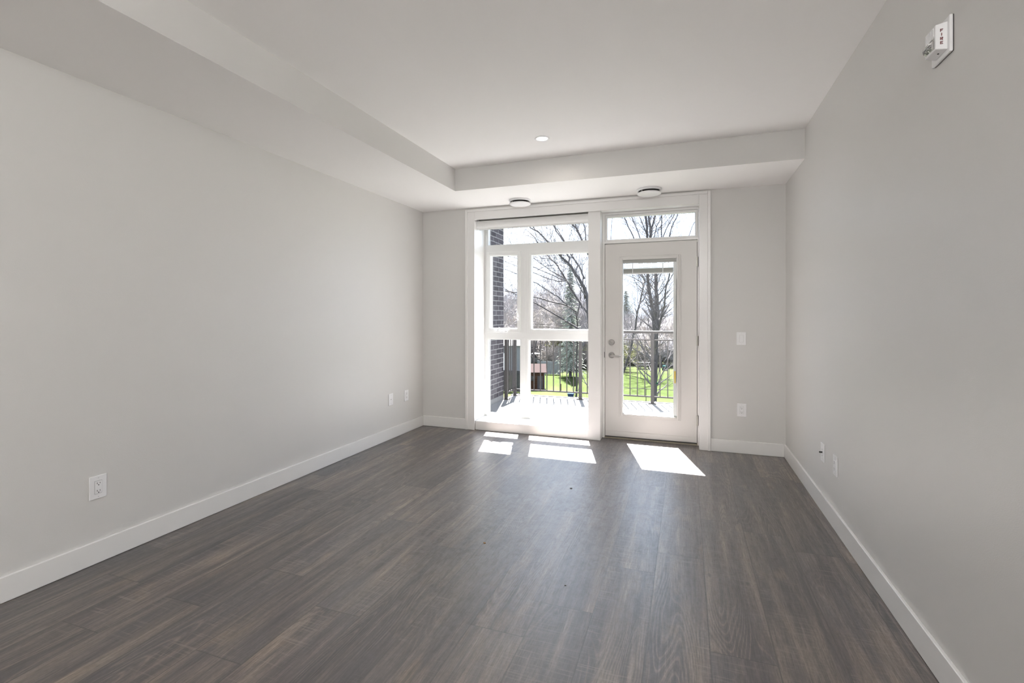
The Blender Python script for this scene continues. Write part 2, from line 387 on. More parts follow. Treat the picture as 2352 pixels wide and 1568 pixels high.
# floor: one face per plank so that the joints sit where they do in the photo
bm = bmesh.new(); uvl = bm.loops.layers.uv.new('plank'); el = bm.loops.layers.uv.new('edge'); tl = bm.loops.layers.float_color.new('tone')
rnd = random.Random(11)
PW, PL, X0 = 0.2345, 1.285, 0.088
known = {0: 2.76, -1: 2.53, -2: 2.10, -3: 1.85, -4: 2.677, -5: 2.42, -6: 3.02, -7: 3.92, 1: 3.3}
Y1 = YB + 0.16
for i in range(-14, 5):
    xa, xb = X0 + (i-1)*PW, X0 + i*PW
    xa2, xb2 = max(xa, XL-0.02), min(xb, XR+0.02)
    if xb2 <= xa2: continue
    j0 = known.get(i, rnd.uniform(0, PL))
    y = j0 - PL*math.ceil((j0-YR+0.1)/PL)
    while y < Y1:
        ya, yb = max(y, YR-0.02), min(y+PL, Y1)
        if yb > ya:
            ox, oy, tn = rnd.uniform(0, 50), rnd.uniform(0, 50), rnd.random()
            vs = [bm.verts.new(p) for p in ((xa2, ya, 0), (xb2, ya, 0), (xb2, yb, 0), (xa2, yb, 0))]
            # split into quarters so that the distance to the edge interpolates
            xm, ym = (xa+xb)/2, (y+y+PL)/2
            bm.verts.remove(vs[0]); bm.verts.remove(vs[1]); bm.verts.remove(vs[2]); bm.verts.remove(vs[3])
            xsr = sorted({xa2, xb2} | ({xm} if xa2 < xm < xb2 else set())); ysr = sorted({ya, yb} | ({ym} if ya < ym < yb else set()))
            for a0, a1 in zip(xsr, xsr[1:]):
                for b0, b1 in zip(ysr, ysr[1:]):
                    f = bm.faces.new([bm.verts.new(p) for p in ((a0, b0, 0), (a1, b0, 0), (a1, b1, 0), (a0, b1, 0))])
                    for lp in f.loops:
                        c = lp.vert.co
                        lp[uvl].uv = (c.x-xa+ox, c.y-y+oy)
                        lp[el].uv = (min(c.x-xa, xb-c.x), min(c.y-y, y+PL-c.y))
                        lp[tl] = (tn, tn, tn, 1)
        y += PL
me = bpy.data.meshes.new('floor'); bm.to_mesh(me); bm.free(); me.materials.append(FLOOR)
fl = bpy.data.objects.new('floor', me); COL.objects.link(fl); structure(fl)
structure(MB().box(XL-T, XR+T, YR-T, 5.41, -0.25, -0.004).build('floor_slab', DECK))

structure(MB().box(XL-T, XL, YR-T, 5.41, -0.004, 3.0).build('wall_left', WALL))
structure(MB().box(XR, XR+T, YR-T, 5.41, -0.004, 3.0).build('wall_right', WALL))
structure(MB().box(XL, XR, YR-T, YR, -0.004, 3.0).build('wall_rear', WALL))
WX0, WX1, WZ1 = -2.262, 0.135, 2.405      # rough opening of window and door
b = MB()
b.box(XL, WX0, YB, 5.41, -0.004, 3.0); b.box(WX1, XR, YB, 5.41, -0.004, 3.0); b.box(WX0, WX1, YB, 5.41, WZ1, 3.0)
structure(b.build('wall_window_side', WALL))
# main ceiling
b = MB().hexa([(XS-0.05, YR, ZC0), (XR, YR, ZC1), (XR, YS+0.05, ZC1), (XS-0.05, YS+0.05, ZC0), (XS-0.05, YR, 3.0), (XR, YR, 3.0), (XR, YS+0.05, 3.0), (XS-0.05, YS+0.05, 3.0)])
structure(b.build('ceiling', CEIL))
# dropped bulkheads along the left wall and over the window
zc = lambda x: ZS0 + (ZS1-ZS0)*(x-XL)/(XR-XL)
b = MB().hexa([(XL, YR, ZS0+0.003), (XS, YR, zc(XS)), (XS, YB, zc(XS)), (XL, YB, ZS0), (XL, YR, 3.0), (XS, YR, 3.0), (XS, YB, 3.0), (XL, YB, 3.0)])
b.hexa([(XS, YS, zc(XS)), (XR, YS, ZS1), (XR, YB, ZS1), (XS, YB, zc(XS)), (XS, YS, 3.0), (XR, YS, 3.0), (XR, YB, 3.0), (XS, YB, 3.0)])
bk = structure(b.build('ceiling_bulkhead', CEIL)); bk.data.materials.append(WALL)
for p in bk.data.polygons:
    if abs(p.normal.z) < 0.5: p.material_index = 1          # the upright faces carry the wall colour
# baseboards: flat board with an eased top edge
HB, TB = 0.117, 0.015
def bb(name, x0, x1, y0, y1): structure(MB().box(x0, x1, y0, y1, 0.0005, HB).build(name, TRIM, bevel=0.0025, seg=1))
bb('baseboard_left', XL, XL+TB, YR, YB)
bb('baseboard_right', XR-TB, XR, YR, YB)
bb('baseboard_window_wall', XL+TB, -2.351, YB-TB, YB)
bb('baseboard_door_wall', 0.222, XR-TB, YB-TB, YB)
bb('baseboard_rear', XL+TB, XR-TB, YR, YR+TB)

# ------------------------------------------------------------------ casing round the window and door
cas = empty('trim_1', (0, YB, 0)); structure(cas)
def cpart(mb, name, mat=TRIM, bevel=0.0015, **k):
    return mb.build(name, mat, cas, bevel=bevel, mw=Matrix.Translation((0, -YB, 0)), **k)
cpart(MB().box(-2.323, -2.239, 4.975, YB, 0.001, 2.452), 'side_casing')
cpart(MB().box(0.119, 0.194, 4.975, YB, 0.001, 2.452), 'side_casing')
cpart(MB().box(-2.238, 0.118, 4.975, YB, 2.364, 2.452), 'head_casing')
cpart(MB().box(-2.350, -2.323, 4.964, YB, 0.001, 2.478), 'back_band', bevel=0.003)
cpart(MB().box(0.194, 0.221, 4.964, YB, 0.001, 2.478), 'back_band', bevel=0.003)
cpart(MB().box(-2.322, 0.193, 4.964, YB, 2.452, 2.478), 'back_band', bevel=0.003)
cpart(MB().box(-2.262, -2.240, 4.982, 5.41, 0.10, 2.40), 'jamb_board')
cpart(MB().box(-2.262, -0.957, 5.001, 5.41, 2.386, 2.404), 'head_jamb')
cpart(MB().box(-0.957, -0.832, 4.998, 5.41, 0.001, 2.40), 'post', bevel=0.002)
cpart(MB().hexa([(-2.239, 5.001, 0.001), (-0.957, 5.001, 0.001), (-0.957, 5.41, 0.001), (-2.239, 5.41, 0.001), (-2.239, 5.001, 0.099), (-0.957, 5.001, 0.099), (-0.957, 5.41, 0.112), (-2.239, 5.41, 0.112)]), 'sill', bevel=0.002)
cpart(MB().box(-0.832, 0.134, 4.999, 5.16, 2.372, 2.400), 'head_jamb')
cpart(MB().box(0.1195, 0.134, 4.994, 5.16, 0.001, 2.372), 'jamb_board')

# ------------------------------------------------------------------ window beside the door
win = empty('window_1', (-1.6, 5.27, 0.11)); structure(win)
WM = Matrix.Translation((1.6, -5.27, -0.11))
def wpart(mb, name, mat=VINYL, bevel=0.0015, parent=win, mw=WM): return mb.build(name, mat, parent, bevel=bevel, mw=mw)
YF, YO = 5.272, 5.352
op = {'top': (-2.199, -1.005, 2.116, 2.335), 'cas': (-2.165, -1.832, 1.140, 1.986), 'fix': (-1.664, -1.005, 1.134, 1.981),
      'll': (-2.196, -1.802, 0.137, 1.006), 'lr': (-1.692, -1.005, 0.134, 1.004)}
b = MB()
b.box(-2.2395, -2.2108, YF, YO, 0.113, 2.385); b.box(-1.737, -1.7068, YF, YO, 0.122, 1.0175); b.box(-0.99, -0.958, YF, YO, 0.113, 2.385)      # outer stiles
b.box(-2.214, -0.99, YF, YO, 2.350, 2.385); b.box(-2.214, -0.99, YF, YO, 0.100, 0.122)
b.box(-2.214, -0.99, YF, YO, 2.052, 2.101)                                                       # transom bar
b.box(-2.214, -0.99, YF, YO, 1.0175, 1.088)                                                       # mid bar
b.box(-1.787, -1.737, YF-0.004, YO, 0.122, 1.021); b.box(-1.787, -1.737, YF-0.002, YO, 1.088, 2.052)  # mullions
wpart(b, 'frame')
def beads(o, parent=win, mw=WM, y=YF):
    x0, x1, z0, z1 = o
    m = MB().ring(x0, x1, z0, z1, 0.0145, y+0.012, YO-0.008); m.ring(x0-0.006, x1+0.006, z0-0.006, z1+0.006, 0.009, y+0.004, y+0.02)
    return m.build('glazing_bead', VINYL, parent, bevel=0.001, mw=mw)
def pane(o, parent=win, mw=WM, y=5.318):
    x0, x1, z0, z1 = o
    g = MB().box(x0-0.004, x1+0.004, y, y+0.004, z0-0.004, z1+0.004).build('pane', GLASS, parent, mw=mw)
    MB().ring(x0, x1, z0, z1, 0.006, y-0.004, y+0.006).build('gasket', GASKET, g)
    return g
for k in ('top', 'll', 'lr'): beads(op[k]); pane(op[k])
# fixed light: wide inner frame
x0, x1, z0, z1 = op['fix']
wpart(MB().ring(x0-0.014, x1+0.014, z0-0.014, z1+0.014, 0.032, YF, YO-0.004), 'inner_frame')
wpart(MB().box(-1.737, -1.7102, YF, YO-0.006, 1.088, 2.052), 'inner_frame')
wpart(MB().box(-1.7102, -0.99, YF, YO-0.006, 2.0272, 2.052), 'inner_frame')
beads(op['fix']); pane(op['fix'])
# casement sash
sash = wpart(MB().ring(op['cas'][0]-0.014, op['cas'][1]+0.014, op['cas'][2]-0.014, op['cas'][3]+0.014, 0.030, 5.256, YO-0.004), 'sash', bevel=0.002)
wpart(MB().box(-2.214, -1.787, YF, YO-0.006, 1.086, 1.10).box(-2.214, -1.787, YF, YO-0.006, 2.024, 2.053), 'inner_frame')
beads(op['cas'], sash, Matrix(), 5.256); pane(op['cas'], sash, Matrix())
crank = MB().prism([(5.270, 1.092), (5.222, 1.092), (5.216, 1.100), (5.222, 1.112), (5.256, 1.120)], 'x', -2.09, -1.94).build('crank_base', PLAS, win, bevel=0.002, mw=WM)
MB().tube([(-2.06, 5.228, 1.118), (-2.035, 5.214, 1.140), (-1.99, 5.212, 1.132), (-1.955, 5.222, 1.114)], [0.009, 0.010, 0.008, 0.007], 10).build('crank_handle', PLAS, crank, smooth=True)
lock = MB().box(-1.822, -1.800, 5.246, 5.257, 1.225, 1.305).build('lock_plate', PLAS, win, bevel=0.002, mw=WM)
MB().tube([(-1.811, 5.244, 1.235), (-1.822, 5.232, 1.262), (-1.822, 5.226, 1.295), (-1.815, 5.228, 1.345)], [0.007, 0.008, 0.007, 0.005], 8).build('lock_lever', PLAS, lock, smooth=True)

# roller blind, rolled up
rb = empty('roller_blind', (-1.6, 5.06, 2.28)); tag(rb, 'white roller blind rolled up at the top of the tall window', 'blind')
RM = Matrix.Translation((1.6, -5.06, -2.28))
prof = [(5.11, 2.356), (5.04, 2.356)] + [(5.0715+0.041*math.cos(t)-0.0015, 2.313+0.041*math.sin(t)) for t in [R(a) for a in range(140, 262, 10)]] + [(5.11, 2.277)]
MB().prism(prof, 'x', -2.236, -0.961).build('cassette', BLINDM, rb, mw=RM)
MB().box(-2.2385, -0.9585, 5.112, 5.124, 2.27, 2.385).build('light_block_board', BLINDG, rb, mw=RM)  # added board that blocks light so the gap above the cassette stays dark
MB().box(-2.236, -0.962, 5.052, 5.062, 2.262, 2.279).build('hem_bar', BLINDM, rb, bevel=0.003, mw=RM)
for xx in (-2.2385, -0.961): MB().box(xx, xx+0.0025, 5.03, 5.11, 2.27, 2.372).build('end_bracket', PLAS, rb, mw=RM)

# ------------------------------------------------------------------ door, its frame and the transom light
fr = empty('window_2', (-0.35, 5.15, 2.05)); structure(fr)
FM = Matrix.Translation((0.35, -5.15, -2.05))
to = (-0.782, 0.083, 2.088, 2.321)
MB().box(-0.831, 0.119, 5.142, 5.30, 2.346, 2.372).box(-0.831, -0.807, 5.142, 5.30, 2.064, 2.346).box(0.108, 0.119, 5.142, 5.30, 2.064, 2.346).build('frame', TRIM, fr, bevel=0.001, mw=FM)
MB().box(-0.831, 0.119, 5.140, 5.30, 2.046, 2.066).build('transom_bar', TRIM, fr, bevel=0.001, mw=FM)
MB().ring(to[0], to[1], to[2], to[3], 0.024, 5.152, 5.20).ring(to[0]-0.01, to[1]+0.01, to[2]-0.01, to[3]+0.01, 0.010, 5.146, 5.16).build('glazing_bead', TRIM, fr, bevel=0.001, mw=FM)
pane(to, fr, FM, 5.18)
door = empty('door_1', (-0.35, 5.14, 0.0)); structure(door)
DM = Matrix.Translation((0.35, -5.14, 0))
def dpart(mb, name, mat=DOORP, bevel=0.0015, parent=None, smooth=False):
    if parent is None: return mb.build(name, mat, door, bevel=bevel, mw=DM, smooth=smooth)
    return mb.build(name, mat, parent, bevel=bevel, smooth=smooth)
gx0, gx1, gz0, gz1 = -0.622, -0.086, 0.268, 1.866
dpart(MB().ring(gx0, gx1, gz0, gz1, 0.004, 5.141, 5.184).box(-0.804, gx0-0.004, 5.140, 5.185, 0.024, 2.034).box(gx1+0.004, 0.103, 5.140, 5.185, 0.024, 2.034).box(gx0-0.004, gx1+0.004, 5.140, 5.185, 0.024, gz0-0.004).box(gx0-0.004, gx1+0.004, 5.140, 5.185, gz1+0.004, 2.034), 'slab', bevel=0)
dpart(MB().ring(gx0, gx1, gz0, gz1, 0.020, 5.122, 5.141), 'lite_frame', bevel=0.003)
dpart(MB().ring(gx0-0.018, gx1+0.018, gz0-0.018, gz1+0.018, 0.018, 5.132, 5.141), 'lite_frame', bevel=0.003)
dpart(MB().ring(gx0, gx1, gz0, gz1, 0.020, 5.184, 5.198), 'lite_frame', bevel=0.003)
pn = dpart(MB().box(gx0, gx1, 5.140, 5.144, gz0, gz1).box(gx0, gx1, 5.174, 5.178, gz0, gz1), 'pane', GLASS, 0)
MB().box(gx0, gx0+0.004, 5.1445, 5.1735, gz0, gz1).box(gx1-0.006, gx1, 5.1445, 5.1735, gz0, gz1).box(gx0+0.004, gx1-0.006, 5.1445, 5.1735, gz0, gz0+0.006).build('spacer', VINYL, pn)
# blind sealed between the door's panes
blind = dpart(MB().box(gx0+0.004, gx1-0.006, 5.147, 5.171, 1.832, 1.866), 'blind_headrail', BLINDG, 0.001)
tx = -0.122
b = MB()
for k in range(5):
    z = 1.823 - k*0.0115
    b.hexa([(gx0+0.006, 5.156, z-0.006), (tx, 5.156, z-0.006), (tx, 5.157, z-0.006), (gx0+0.006, 5.157, z-0.006),
            (gx0+0.006, 5.162, z+0.0045), (tx, 5.162, z+0.0045), (tx, 5.163, z+0.0045), (gx0+0.006, 5.163, z+0.0045)])
b.build('slats', SLAT, blind)
b = MB()
for k in range(12): b.box(gx0+0.006, tx, 5.151, 5.167, 1.7305+k*0.0037, 1.7328+k*0.0037)
b.build('stacked_slats', BLINDG, blind)
MB().box(gx0+0.006, tx, 5.150, 5.168, 1.718, 1.7295).build('bottom_rail', PLAS, blind, bevel=0.002)
for xx in (-0.522, -0.222): MB().box(xx-0.004, xx+0.004, 5.1485, 5.1505, 1.72, 1.832).build('ladder_tape', PLAS, blind)
trk = dpart(MB().box(-0.121, gx1-0.006, 5.150, 5.170, gz0+0.006, 1.832), 'blind_track', VINYL, 0.002)
MB().box(-0.092, -0.088, 5.1445, 5.1495, 0.62, 1.66).build('track_slot', BLINDG, trk)
MB().box(-0.106, -0.093, 5.1445, 5.150, 1.555, 1.600).build('slider', PLAS, trk, bevel=0.002)
MB().box(-0.112, -0.098, 5.1455, 5.1495, 0.652, 0.728).box(-0.110, -0.099, 5.1455, 5.1495, 0.606, 0.651).build('yellow_tag', YELLOW, trk)
# bottom sweep
dpart(MB().box(-0.803, 0.102, 5.132, 5.140, 0.026, 0.080), 'sweep', DOORP, 0.003)
dpart(MB().box(-0.800, 0.100, 5.150, 5.178, 0.012, 0.024), 'sweep_seal', GASKET, 0)
# hardware
db = dpart(MB().cyl((-0.736, 5.140, 1.008), (-0.736, 5.128, 1.008), 0.031, 32, 0.029), 'deadbolt', NICKEL, 0.002, smooth=False)
MB().box(-0.740, -0.732, 5.108, 5.128, 0.988, 1.028).build('thumb_turn', NICKEL, db, bevel=0.002, mw=Matrix.Translation((-0.736, 0, 1.008)) @ Matrix.Rotation(R(-55), 4, 'Y') @ Matrix.Translation((0.736, 0, -1.008)))
rs = dpart(MB().cyl((-0.736, 5.140, 0.872), (-0.736, 5.130, 0.872), 0.033, 32, 0.031), 'rose', NICKEL, 0.002)
MB().cyl((-0.736, 5.130, 0.872), (-0.736, 5.086, 0.872), 0.011, 20).build('spindle', NICKEL, rs, smooth=False)
MB().tube([(-0.748, 5.082, 0.872), (-0.736, 5.080, 0.872), (-0.70, 5.080, 0.869), (-0.66, 5.083, 0.866), (-0.635, 5.088, 0.865)], [0.009, 0.011, 0.0095, 0.0085, 0.008], 12).build('lever', NICKEL, rs, smooth=True)
for zc_ in (1.822, 1.038, 0.248):
    h = dpart(MB().cyl((0.1085, 5.130, zc_-0.048), (0.1085, 5.130, zc_+0.048), 0.0075, 14), 'hinge', HINGE, 0)
    MB().box(0.094, 0.108, 5.1365, 5.1395, zc_-0.047, zc_+0.047).build('hinge_leaf', HINGE, h)
dpart(MB().box(-0.831, -0.8085, 5.142, 5.30, 0.0, 2.046).box(0.1075, 0.119, 5.142, 5.30, 0.0, 2.046).box(-0.8085, 0.1075, 5.188, 5.30, 2.030, 2.046), 'door_frame', TRIM, 0.001)
dpart(MB().box(-0.8085, -0.795, 5.1853, 5.20, 0.014, 2.03).box(0.095, 0.1075, 5.1853, 5.20, 0.014, 2.03), 'weatherstrip', GASKET, 0)
dpart(MB().box(-0.8130, -0.8088, 5.1395, 5.1418, 0.845, 0.905), 'strike_plate', BLACK, 0)
th = dpart(MB().box(-0.8085, 0.1075, 5.128, 5.37, 0.001, 0.014), 'threshold', THRESH, 0.001)

# ------------------------------------------------------------------ wall plates (local front faces -Y)
def plate_base(name, loc, rz, w_=0.080, h_=0.121):
    t = empty(name, loc, rz)
    p = MB().box(-w_/2, w_/2, -0.0065, -0.0003, -h_/2, h_/2).build('cover_plate', PLAS, t, bevel=0.0028, seg=3)
    return t, p
def screws(t, dz=0.0485):
    for s in (-1, 1): 
        sc = MB().cyl((0, -0.0064, s*dz), (0, -0.0074, s*dz), 0.0026, 12).build('screw', PLAS, t)
        MB().box(-0.0022, 0.0022, -0.0078, -0.0072, s*dz-0.0004, s*dz+0.0004).build('screw_slot', PLASD, sc)
def receptacle(t):
    r = MB().box(-0.0166, 0.0166, -0.0092, -0.006, -0.0334, 0.0334).build('receptacle', PLAS, t, bevel=0.0008)
    MB().ring(-0.0166, 0.0166, -0.0334, 0.0334, 0.0007, -0.0069, -0.0063).build('seam', PLASD, r)
    for s in (1, -1):
        z = s*0.0195 if s > 0 else -0.0195
        for dx_, hh_ in ((-0.0064, 0.008), (0.0064, 0.0066)):
            MB().box(dx_-0.0011, dx_+0.0011, -0.0096, -0.0090, z+0.002-hh_/2, z+0.002+hh_/2).build('slot', PLASD, r)
        MB().cyl((0, -0.0090, z-0.0075), (0, -0.0096, z-0.0075), 0.0026, 12).build('ground_hole', PLASD, r)
    return r
def outlet(loc, rz, label):
    t, p = plate_base('wall_outlet', loc, rz); receptacle(t); screws(t)
    return tag(t, label, 'outlet', 'white duplex outlets low on the walls')
LW, RW, BW = R(90), R(-90), 0.0
outlet((XL, 1.6535, 0.3955), LW, 'white duplex outlet low on the left wall, nearest the camera')
outlet((XL, 4.629, 0.4075), LW, 'white duplex outlet low on the left wall beside the far corner')
outlet((XR, 3.423, 0.384), RW, 'white duplex outlet low on the right wall, seen at a steep angle')
outlet((0.4905, YB, 0.4045), BW, 'white duplex outlet on the wall right of the door, under the light switch')
t, p = plate_base('light_switch', (0.487, YB, 1.0735), BW)
rk = MB().hexa([(-0.0163, -0.0068, -0.033), (0.0163, -0.0068, -0.033), (0.0163, -0.006, -0.033), (-0.0163, -0.006, -0.033), (-0.0163, -0.0105, 0.033), (0.0163, -0.0105, 0.033), (0.0163, -0.006, 0.033), (-0.0163, -0.006, 0.033)]).build('rocker', PLAS, t, bevel=0.0008)
MB().ring(-0.0166, 0.0166, -0.0334, 0.0334, 0.0009, -0.0069, -0.0063).build('seam', BLINDG, rk)
screws(t); tag(t, 'white rocker light switch on the wall right of the door', 'switch')
def coax(loc, rz, label, stub):
    t, p = plate_base('cable_plate', loc, rz)
    if stub:
        c = MB().cyl((0, -0.006, 0.001), (0, -0.024, 0.001), 0.0055, 14).build('connector', BLACK, t)
        for s in (-1, 1): MB().cyl((0, -0.0064, s*0.021), (0, -0.0074, s*0.021), 0.0026, 12).build('screw', PLASD, t)
    else:
        MB().cyl((0, -0.006, 0), (0, -0.0085, 0), 0.0048, 14).build('connector', BLINDG, t)
    screws(t, 0.0415)
    return tag(t, label, 'wall plate')
coax((XL, 4.330, 0.4115), LW, 'white blank plate with a small centre jack on the left wall', False)
coax((XR, 3.710, 0.3875), RW, 'white wall plate with a black coaxial stub on the right wall', True)

# ------------------------------------------------------------------ fire alarm on the right wall
fa = empty('fire_alarm', (XR, 2.115, 2.258), RW)     # local x runs towards -Y of the room, local -y sticks out of the wall
tag(fa, 'white fire alarm horn and strobe with red lettering high on the right wall', 'fire alarm')
MB().box(-0.064, 0.064, -0.0015, -0.0003, -0.062, 0.062).build('gasket', BLACK, fa)
MB().box(-0.0655, 0.0655, -0.0125, -0.0015, -0.0635, 0.0635).build('base_plate', PLAS, fa, bevel=0.0045, seg=3)
hp = [(-0.030, -0.0125, -0.046), (0.055, -0.0125, -0.046), (0.055, -0.0125, 0.044), (-0.030, -0.0125, 0.044)]
hou = MB().hexa([(-0.034, -0.012, -0.050), (0.054, -0.012, -0.050), (0.050, -0.046, -0.044), (-0.026, -0.046, -0.044),
                 (-0.034, -0.012, 0.046), (0.054, -0.012, 0.046), (0.050, -0.046, 0.040), (-0.026, -0.046, 0.040)]).build('housing', PLAS, fa, bevel=0.003)
for k in range(6):
    MB().box(-0.018+k*0.0105, -0.0125+k*0.0105, -0.0475, -0.0455, 0.006, 0.034).build('grille_rib', PLAS, hou, bevel=0.0006)
rf = MB().box(-0.020, 0.044, -0.0475, -0.0458, -0.040, 0.000)
for k in range(8):          # faceted mirror behind the flash tube
    a = -0.018 + k*0.0075
    rf.hexa([(a, -0.0476, -0.038), (a+0.0075, -0.0476, -0.038), (a+0.0075, -0.0476, -0.002), (a, -0.0476, -0.002),
             (a+0.002, -0.052-0.002*(k % 3), -0.030), (a+0.005, -0.050-0.002*((k+1) % 3), -0.030), (a+0.005, -0.050-0.002*((k+2) % 3), -0.010), (a+0.002, -0.052, -0.010)])
rf = rf.build('strobe_reflector', CHROME, fa)
MB().prism([(-0.0475, -0.038), (-0.056, -0.030), (-0.058, -0.020), (-0.056, -0.010), (-0.0475, -0.002)], 'x', -0.016, 0.040).build('strobe_lens', CLEAR, fa, bevel=0.002)
MB().cyl((-0.008, -0.050, -0.020), (0.034, -0.050, -0.020), 0.003, 10).build('flash_tube', PLAS, rf)
MB().cyl((0.02, -0.026, -0.0478), (0.02, -0.026, -0.0492), 0.0028, 10).build('indicator', BLACK, fa)
# lettering on the side that faces into the room
LET = {'F': [(0, 0, .28, 1), (0, .76, 1, 1), (0, .38, .8, .6)], 'I': [(.36, 0, .64, 1)],
       'R': [(0, 0, .28, 1), (0, .78, .9, 1), (.66, .5, 1, .9), (0, .38, .9, .6), (.5, 0, .78, .3), (.62, 0, .98, .2), (.4, .2, .7, .42)],
       'E': [(0, 0, .28, 1), (0, .78, 1, 1), (0, .39, .85, .61), (0, 0, 1, .22)]}
for k, ch in enumerate('FIRE'):
    b = MB(); lh, lw = 0.0099, 0.0080
    zb = 0.0130 - k*0.0142
    for (a0, b0, a1, b1) in LET[ch]:
        # letters read with their left towards the room (more negative local y)
        y0, y1 = -0.0330 + a0*lw, -0.0330 + a1*lw
        fx = lambda y: 0.054 + (y+0.012)/(0.034)*0.004 + 0.0006
        z0_, z1_ = zb + b0*lh, zb + b1*lh
        b.hexa([(fx(y0)-0.001, y0, z0_), (fx(y0), y0, z0_), (fx(y1), y1, z0_), (fx(y1)-0.001, y1, z0_),
                (fx(y0)-0.001, y0, z1_), (fx(y0), y0, z1_), (fx(y1), y1, z1_), (fx(y1)-0.001, y1, z1_)])
    b.build('letter', REDT, hou)

# ------------------------------------------------------------------ ceiling fittings
def downlight(x, y, z, label, watts=LAMP):
    t = empty('recessed_light', (x, y, z)); tag(t, label, 'ceiling light')
    MB().lathe([(0.043, -0.001), (0.046, -0.006), (0.058, -0.007), (0.0605, -0.003), (0.0605, 0.0)], (0, 0, 0), 40).build('trim_ring', PLAS, t, smooth=True)
    MB().lathe([(0.0, -0.0035), (0.036, -0.0035), (0.043, -0.0025), (0.043, -0.0005)], (0, 0, 0), 40).build('lens', LENS, t, smooth=False)
    ld = bpy.data.lights.new('lamp', 'AREA'); ld.shape = 'DISK'; ld.size = 0.085; ld.energy = watts; ld.color = (1.0, 0.93, 0.84); ld.spread = R(170)
    lo = bpy.data.objects.new('lamp', ld); COL.objects.link(lo); lo.parent = t; lo.location = (0, 0, -0.012)
    return t
zm = lambda x: ZC0 + (ZC1-ZC0)*(x-XS)/(XR-XS)
downlight(-1.089, 3.742, zm(-1.089), 'small round lit downlight in the main ceiling near the window', 2.0)
# fill globes added behind the viewer, out of view, to brighten the room
FILL_GLOW, nt_, bs_, out_ = new_mat('fill_globe_glow'); setb(bs_, (0.9, 0.9, 0.88), 0.4)
bs_.inputs['Emission Color'].default_value = (1.0, 0.985, 0.96, 1); bs_.inputs['Emission Strength'].default_value = FILL_GLOBE
def globe(x, y):
    z = zm(x); t = empty('fill_globe_light', (x, y, z)); tag(t, 'added fill globe lamp under the ceiling behind the viewer', 'ceiling light', 'added fill globe lamps behind the viewer')
    MB().lathe([(0.0, -0.002), (0.07, -0.002), (0.07, -0.02), (0.0, -0.02)], (0, 0, 0), 32).build('canopy', PLAS, t)
    MB().cyl((0, 0, -0.02), (0, 0, -0.14), 0.008, 12).build('stem', NICKEL, t)
    MB().lathe([(0.14*math.sin(math.pi*k/16), -0.14-0.14+0.14*math.cos(math.pi*k/16)) for k in range(17)], (0, 0, 0), 32).build('globe', FILL_GLOW, t, smooth=True)
globe(0.30, -1.6); globe(0.30, -3.2)
def vent(x, y, label):
    z = zc(x)
    t = empty('ceiling_vent', (x, y, z)); tag(t, label, 'vent', 'round white ceiling vents above the window')
    MB().lathe([(0.100, 0.0), (0.114, -0.001), (0.1145, -0.013), (0.109, -0.019), (0.098, -0.017), (0.092, -0.004)], (0, 0, 0), 48).build('collar', PLAS, t, smooth=False)
    MB().lathe([(0.0, -0.001), (0.098, -0.001), (0.090, -0.034), (0.0, -0.034)], (0, 0, 0), 36).build('throat', BLACK, t)
    MB().lathe([(0.0, -0.034), (0.104, -0.0335), (0.1105, -0.037), (0.1115, -0.043), (0.106, -0.0485), (0.085, -0.052), (0.0, -0.055)], (0, 0, 0), 48).build('disc', PLAS, t, smooth=True)
    for k in range(3):
        a = R(20 + 120*k)
        MB().box(-0.004, 0.004, 0.084, 0.099, -0.034, -0.005).build('strut', BLINDG, t, mw=Matrix.Rotation(a, 4, 'Z'))
vent(-1.637, 4.80, 'round white ceiling vent with a dark gap above the tall window')
vent(-0.331, 4.79, 'round white ceiling vent with a dark gap above the glazed door')

# ------------------------------------------------------------------ litter on the floor
rl = random.Random(5)
def crumb(x, y, s, mat, label, flat=0.35):
    b = MB(); pts = []
    n = 7
    for k in range(n):
        a = 2*math.pi*k/n; rr_ = s*rl.uniform(0.6, 1.2); pts.append((x+rr_*math.cos(a), y+rr_*0.6*math.sin(a)))
    b.prism(pts, 'z', 0.0003, 0.0003+s*flat)
    return tag(b.build('floor_debris', mat, bevel=s*0.08, seg=1), label, 'debris')
crumb(-1.077, 2.535, 0.008, simple('dry_leaf_bit', (0.30, 0.16, 0.05), 0.8), 'small tan leaf fragment on the middle of the floor')
DARKB = simple('dark_dirt', (0.02, 0.016, 0.014), 0.9)
crumb(-0.808, 3.55, 0.011, simple('grey_dirt', (0.10, 0.10, 0.09), 0.9), 'flat grey crumb on the floor in front of the window')
crumb(-0.545, 2.27, 0.006, DARKB, 'tiny dark speck on the floor toward the camera, smallest of the three crumbs')

# ------------------------------------------------------------------ balcony
deck = MB().box(-2.63, 3.4, 5.41, 7.42, -0.22, 0.0).box(-2.63, 3.4, 7.385, 7.42, 0.0, 0.012).build('balcony_deck', DECK); structure(deck)
structure(MB().box(-3.05, -2.63, 5.41, 6.93, 0.075, 4.0).build('wall_balcony', BRICK))
structure(MB().box(-3.05, -2.63, 5.41, 6.93, -0.22, 0.075).build('trim_2', PARG))
structure(MB().box(-3.05, 3.4, 5.41, 5.655, 2.60, 2.78).build('roof_overhang', PARG))
rail = empty('balcony_railing', (-1.0, 7.33, 0)); tag(rail, 'dark grey metal balcony railing with round top rail and thin balusters', 'railing')
BM = Matrix.Translation((1.0, -7.33, 0))
def rp(mb, name, mat=RAIL, bevel=0.0): return mb.build(name, mat, rail, bevel=bevel, mw=BM)
YRL, XRL = 7.33, -2.585
posts = [(XRL, YRL), (-1.523, YRL), (-0.461, YRL), (0.601, YRL), (1.663, YRL), (2.725, YRL), (XRL-0.012, 6.955)]
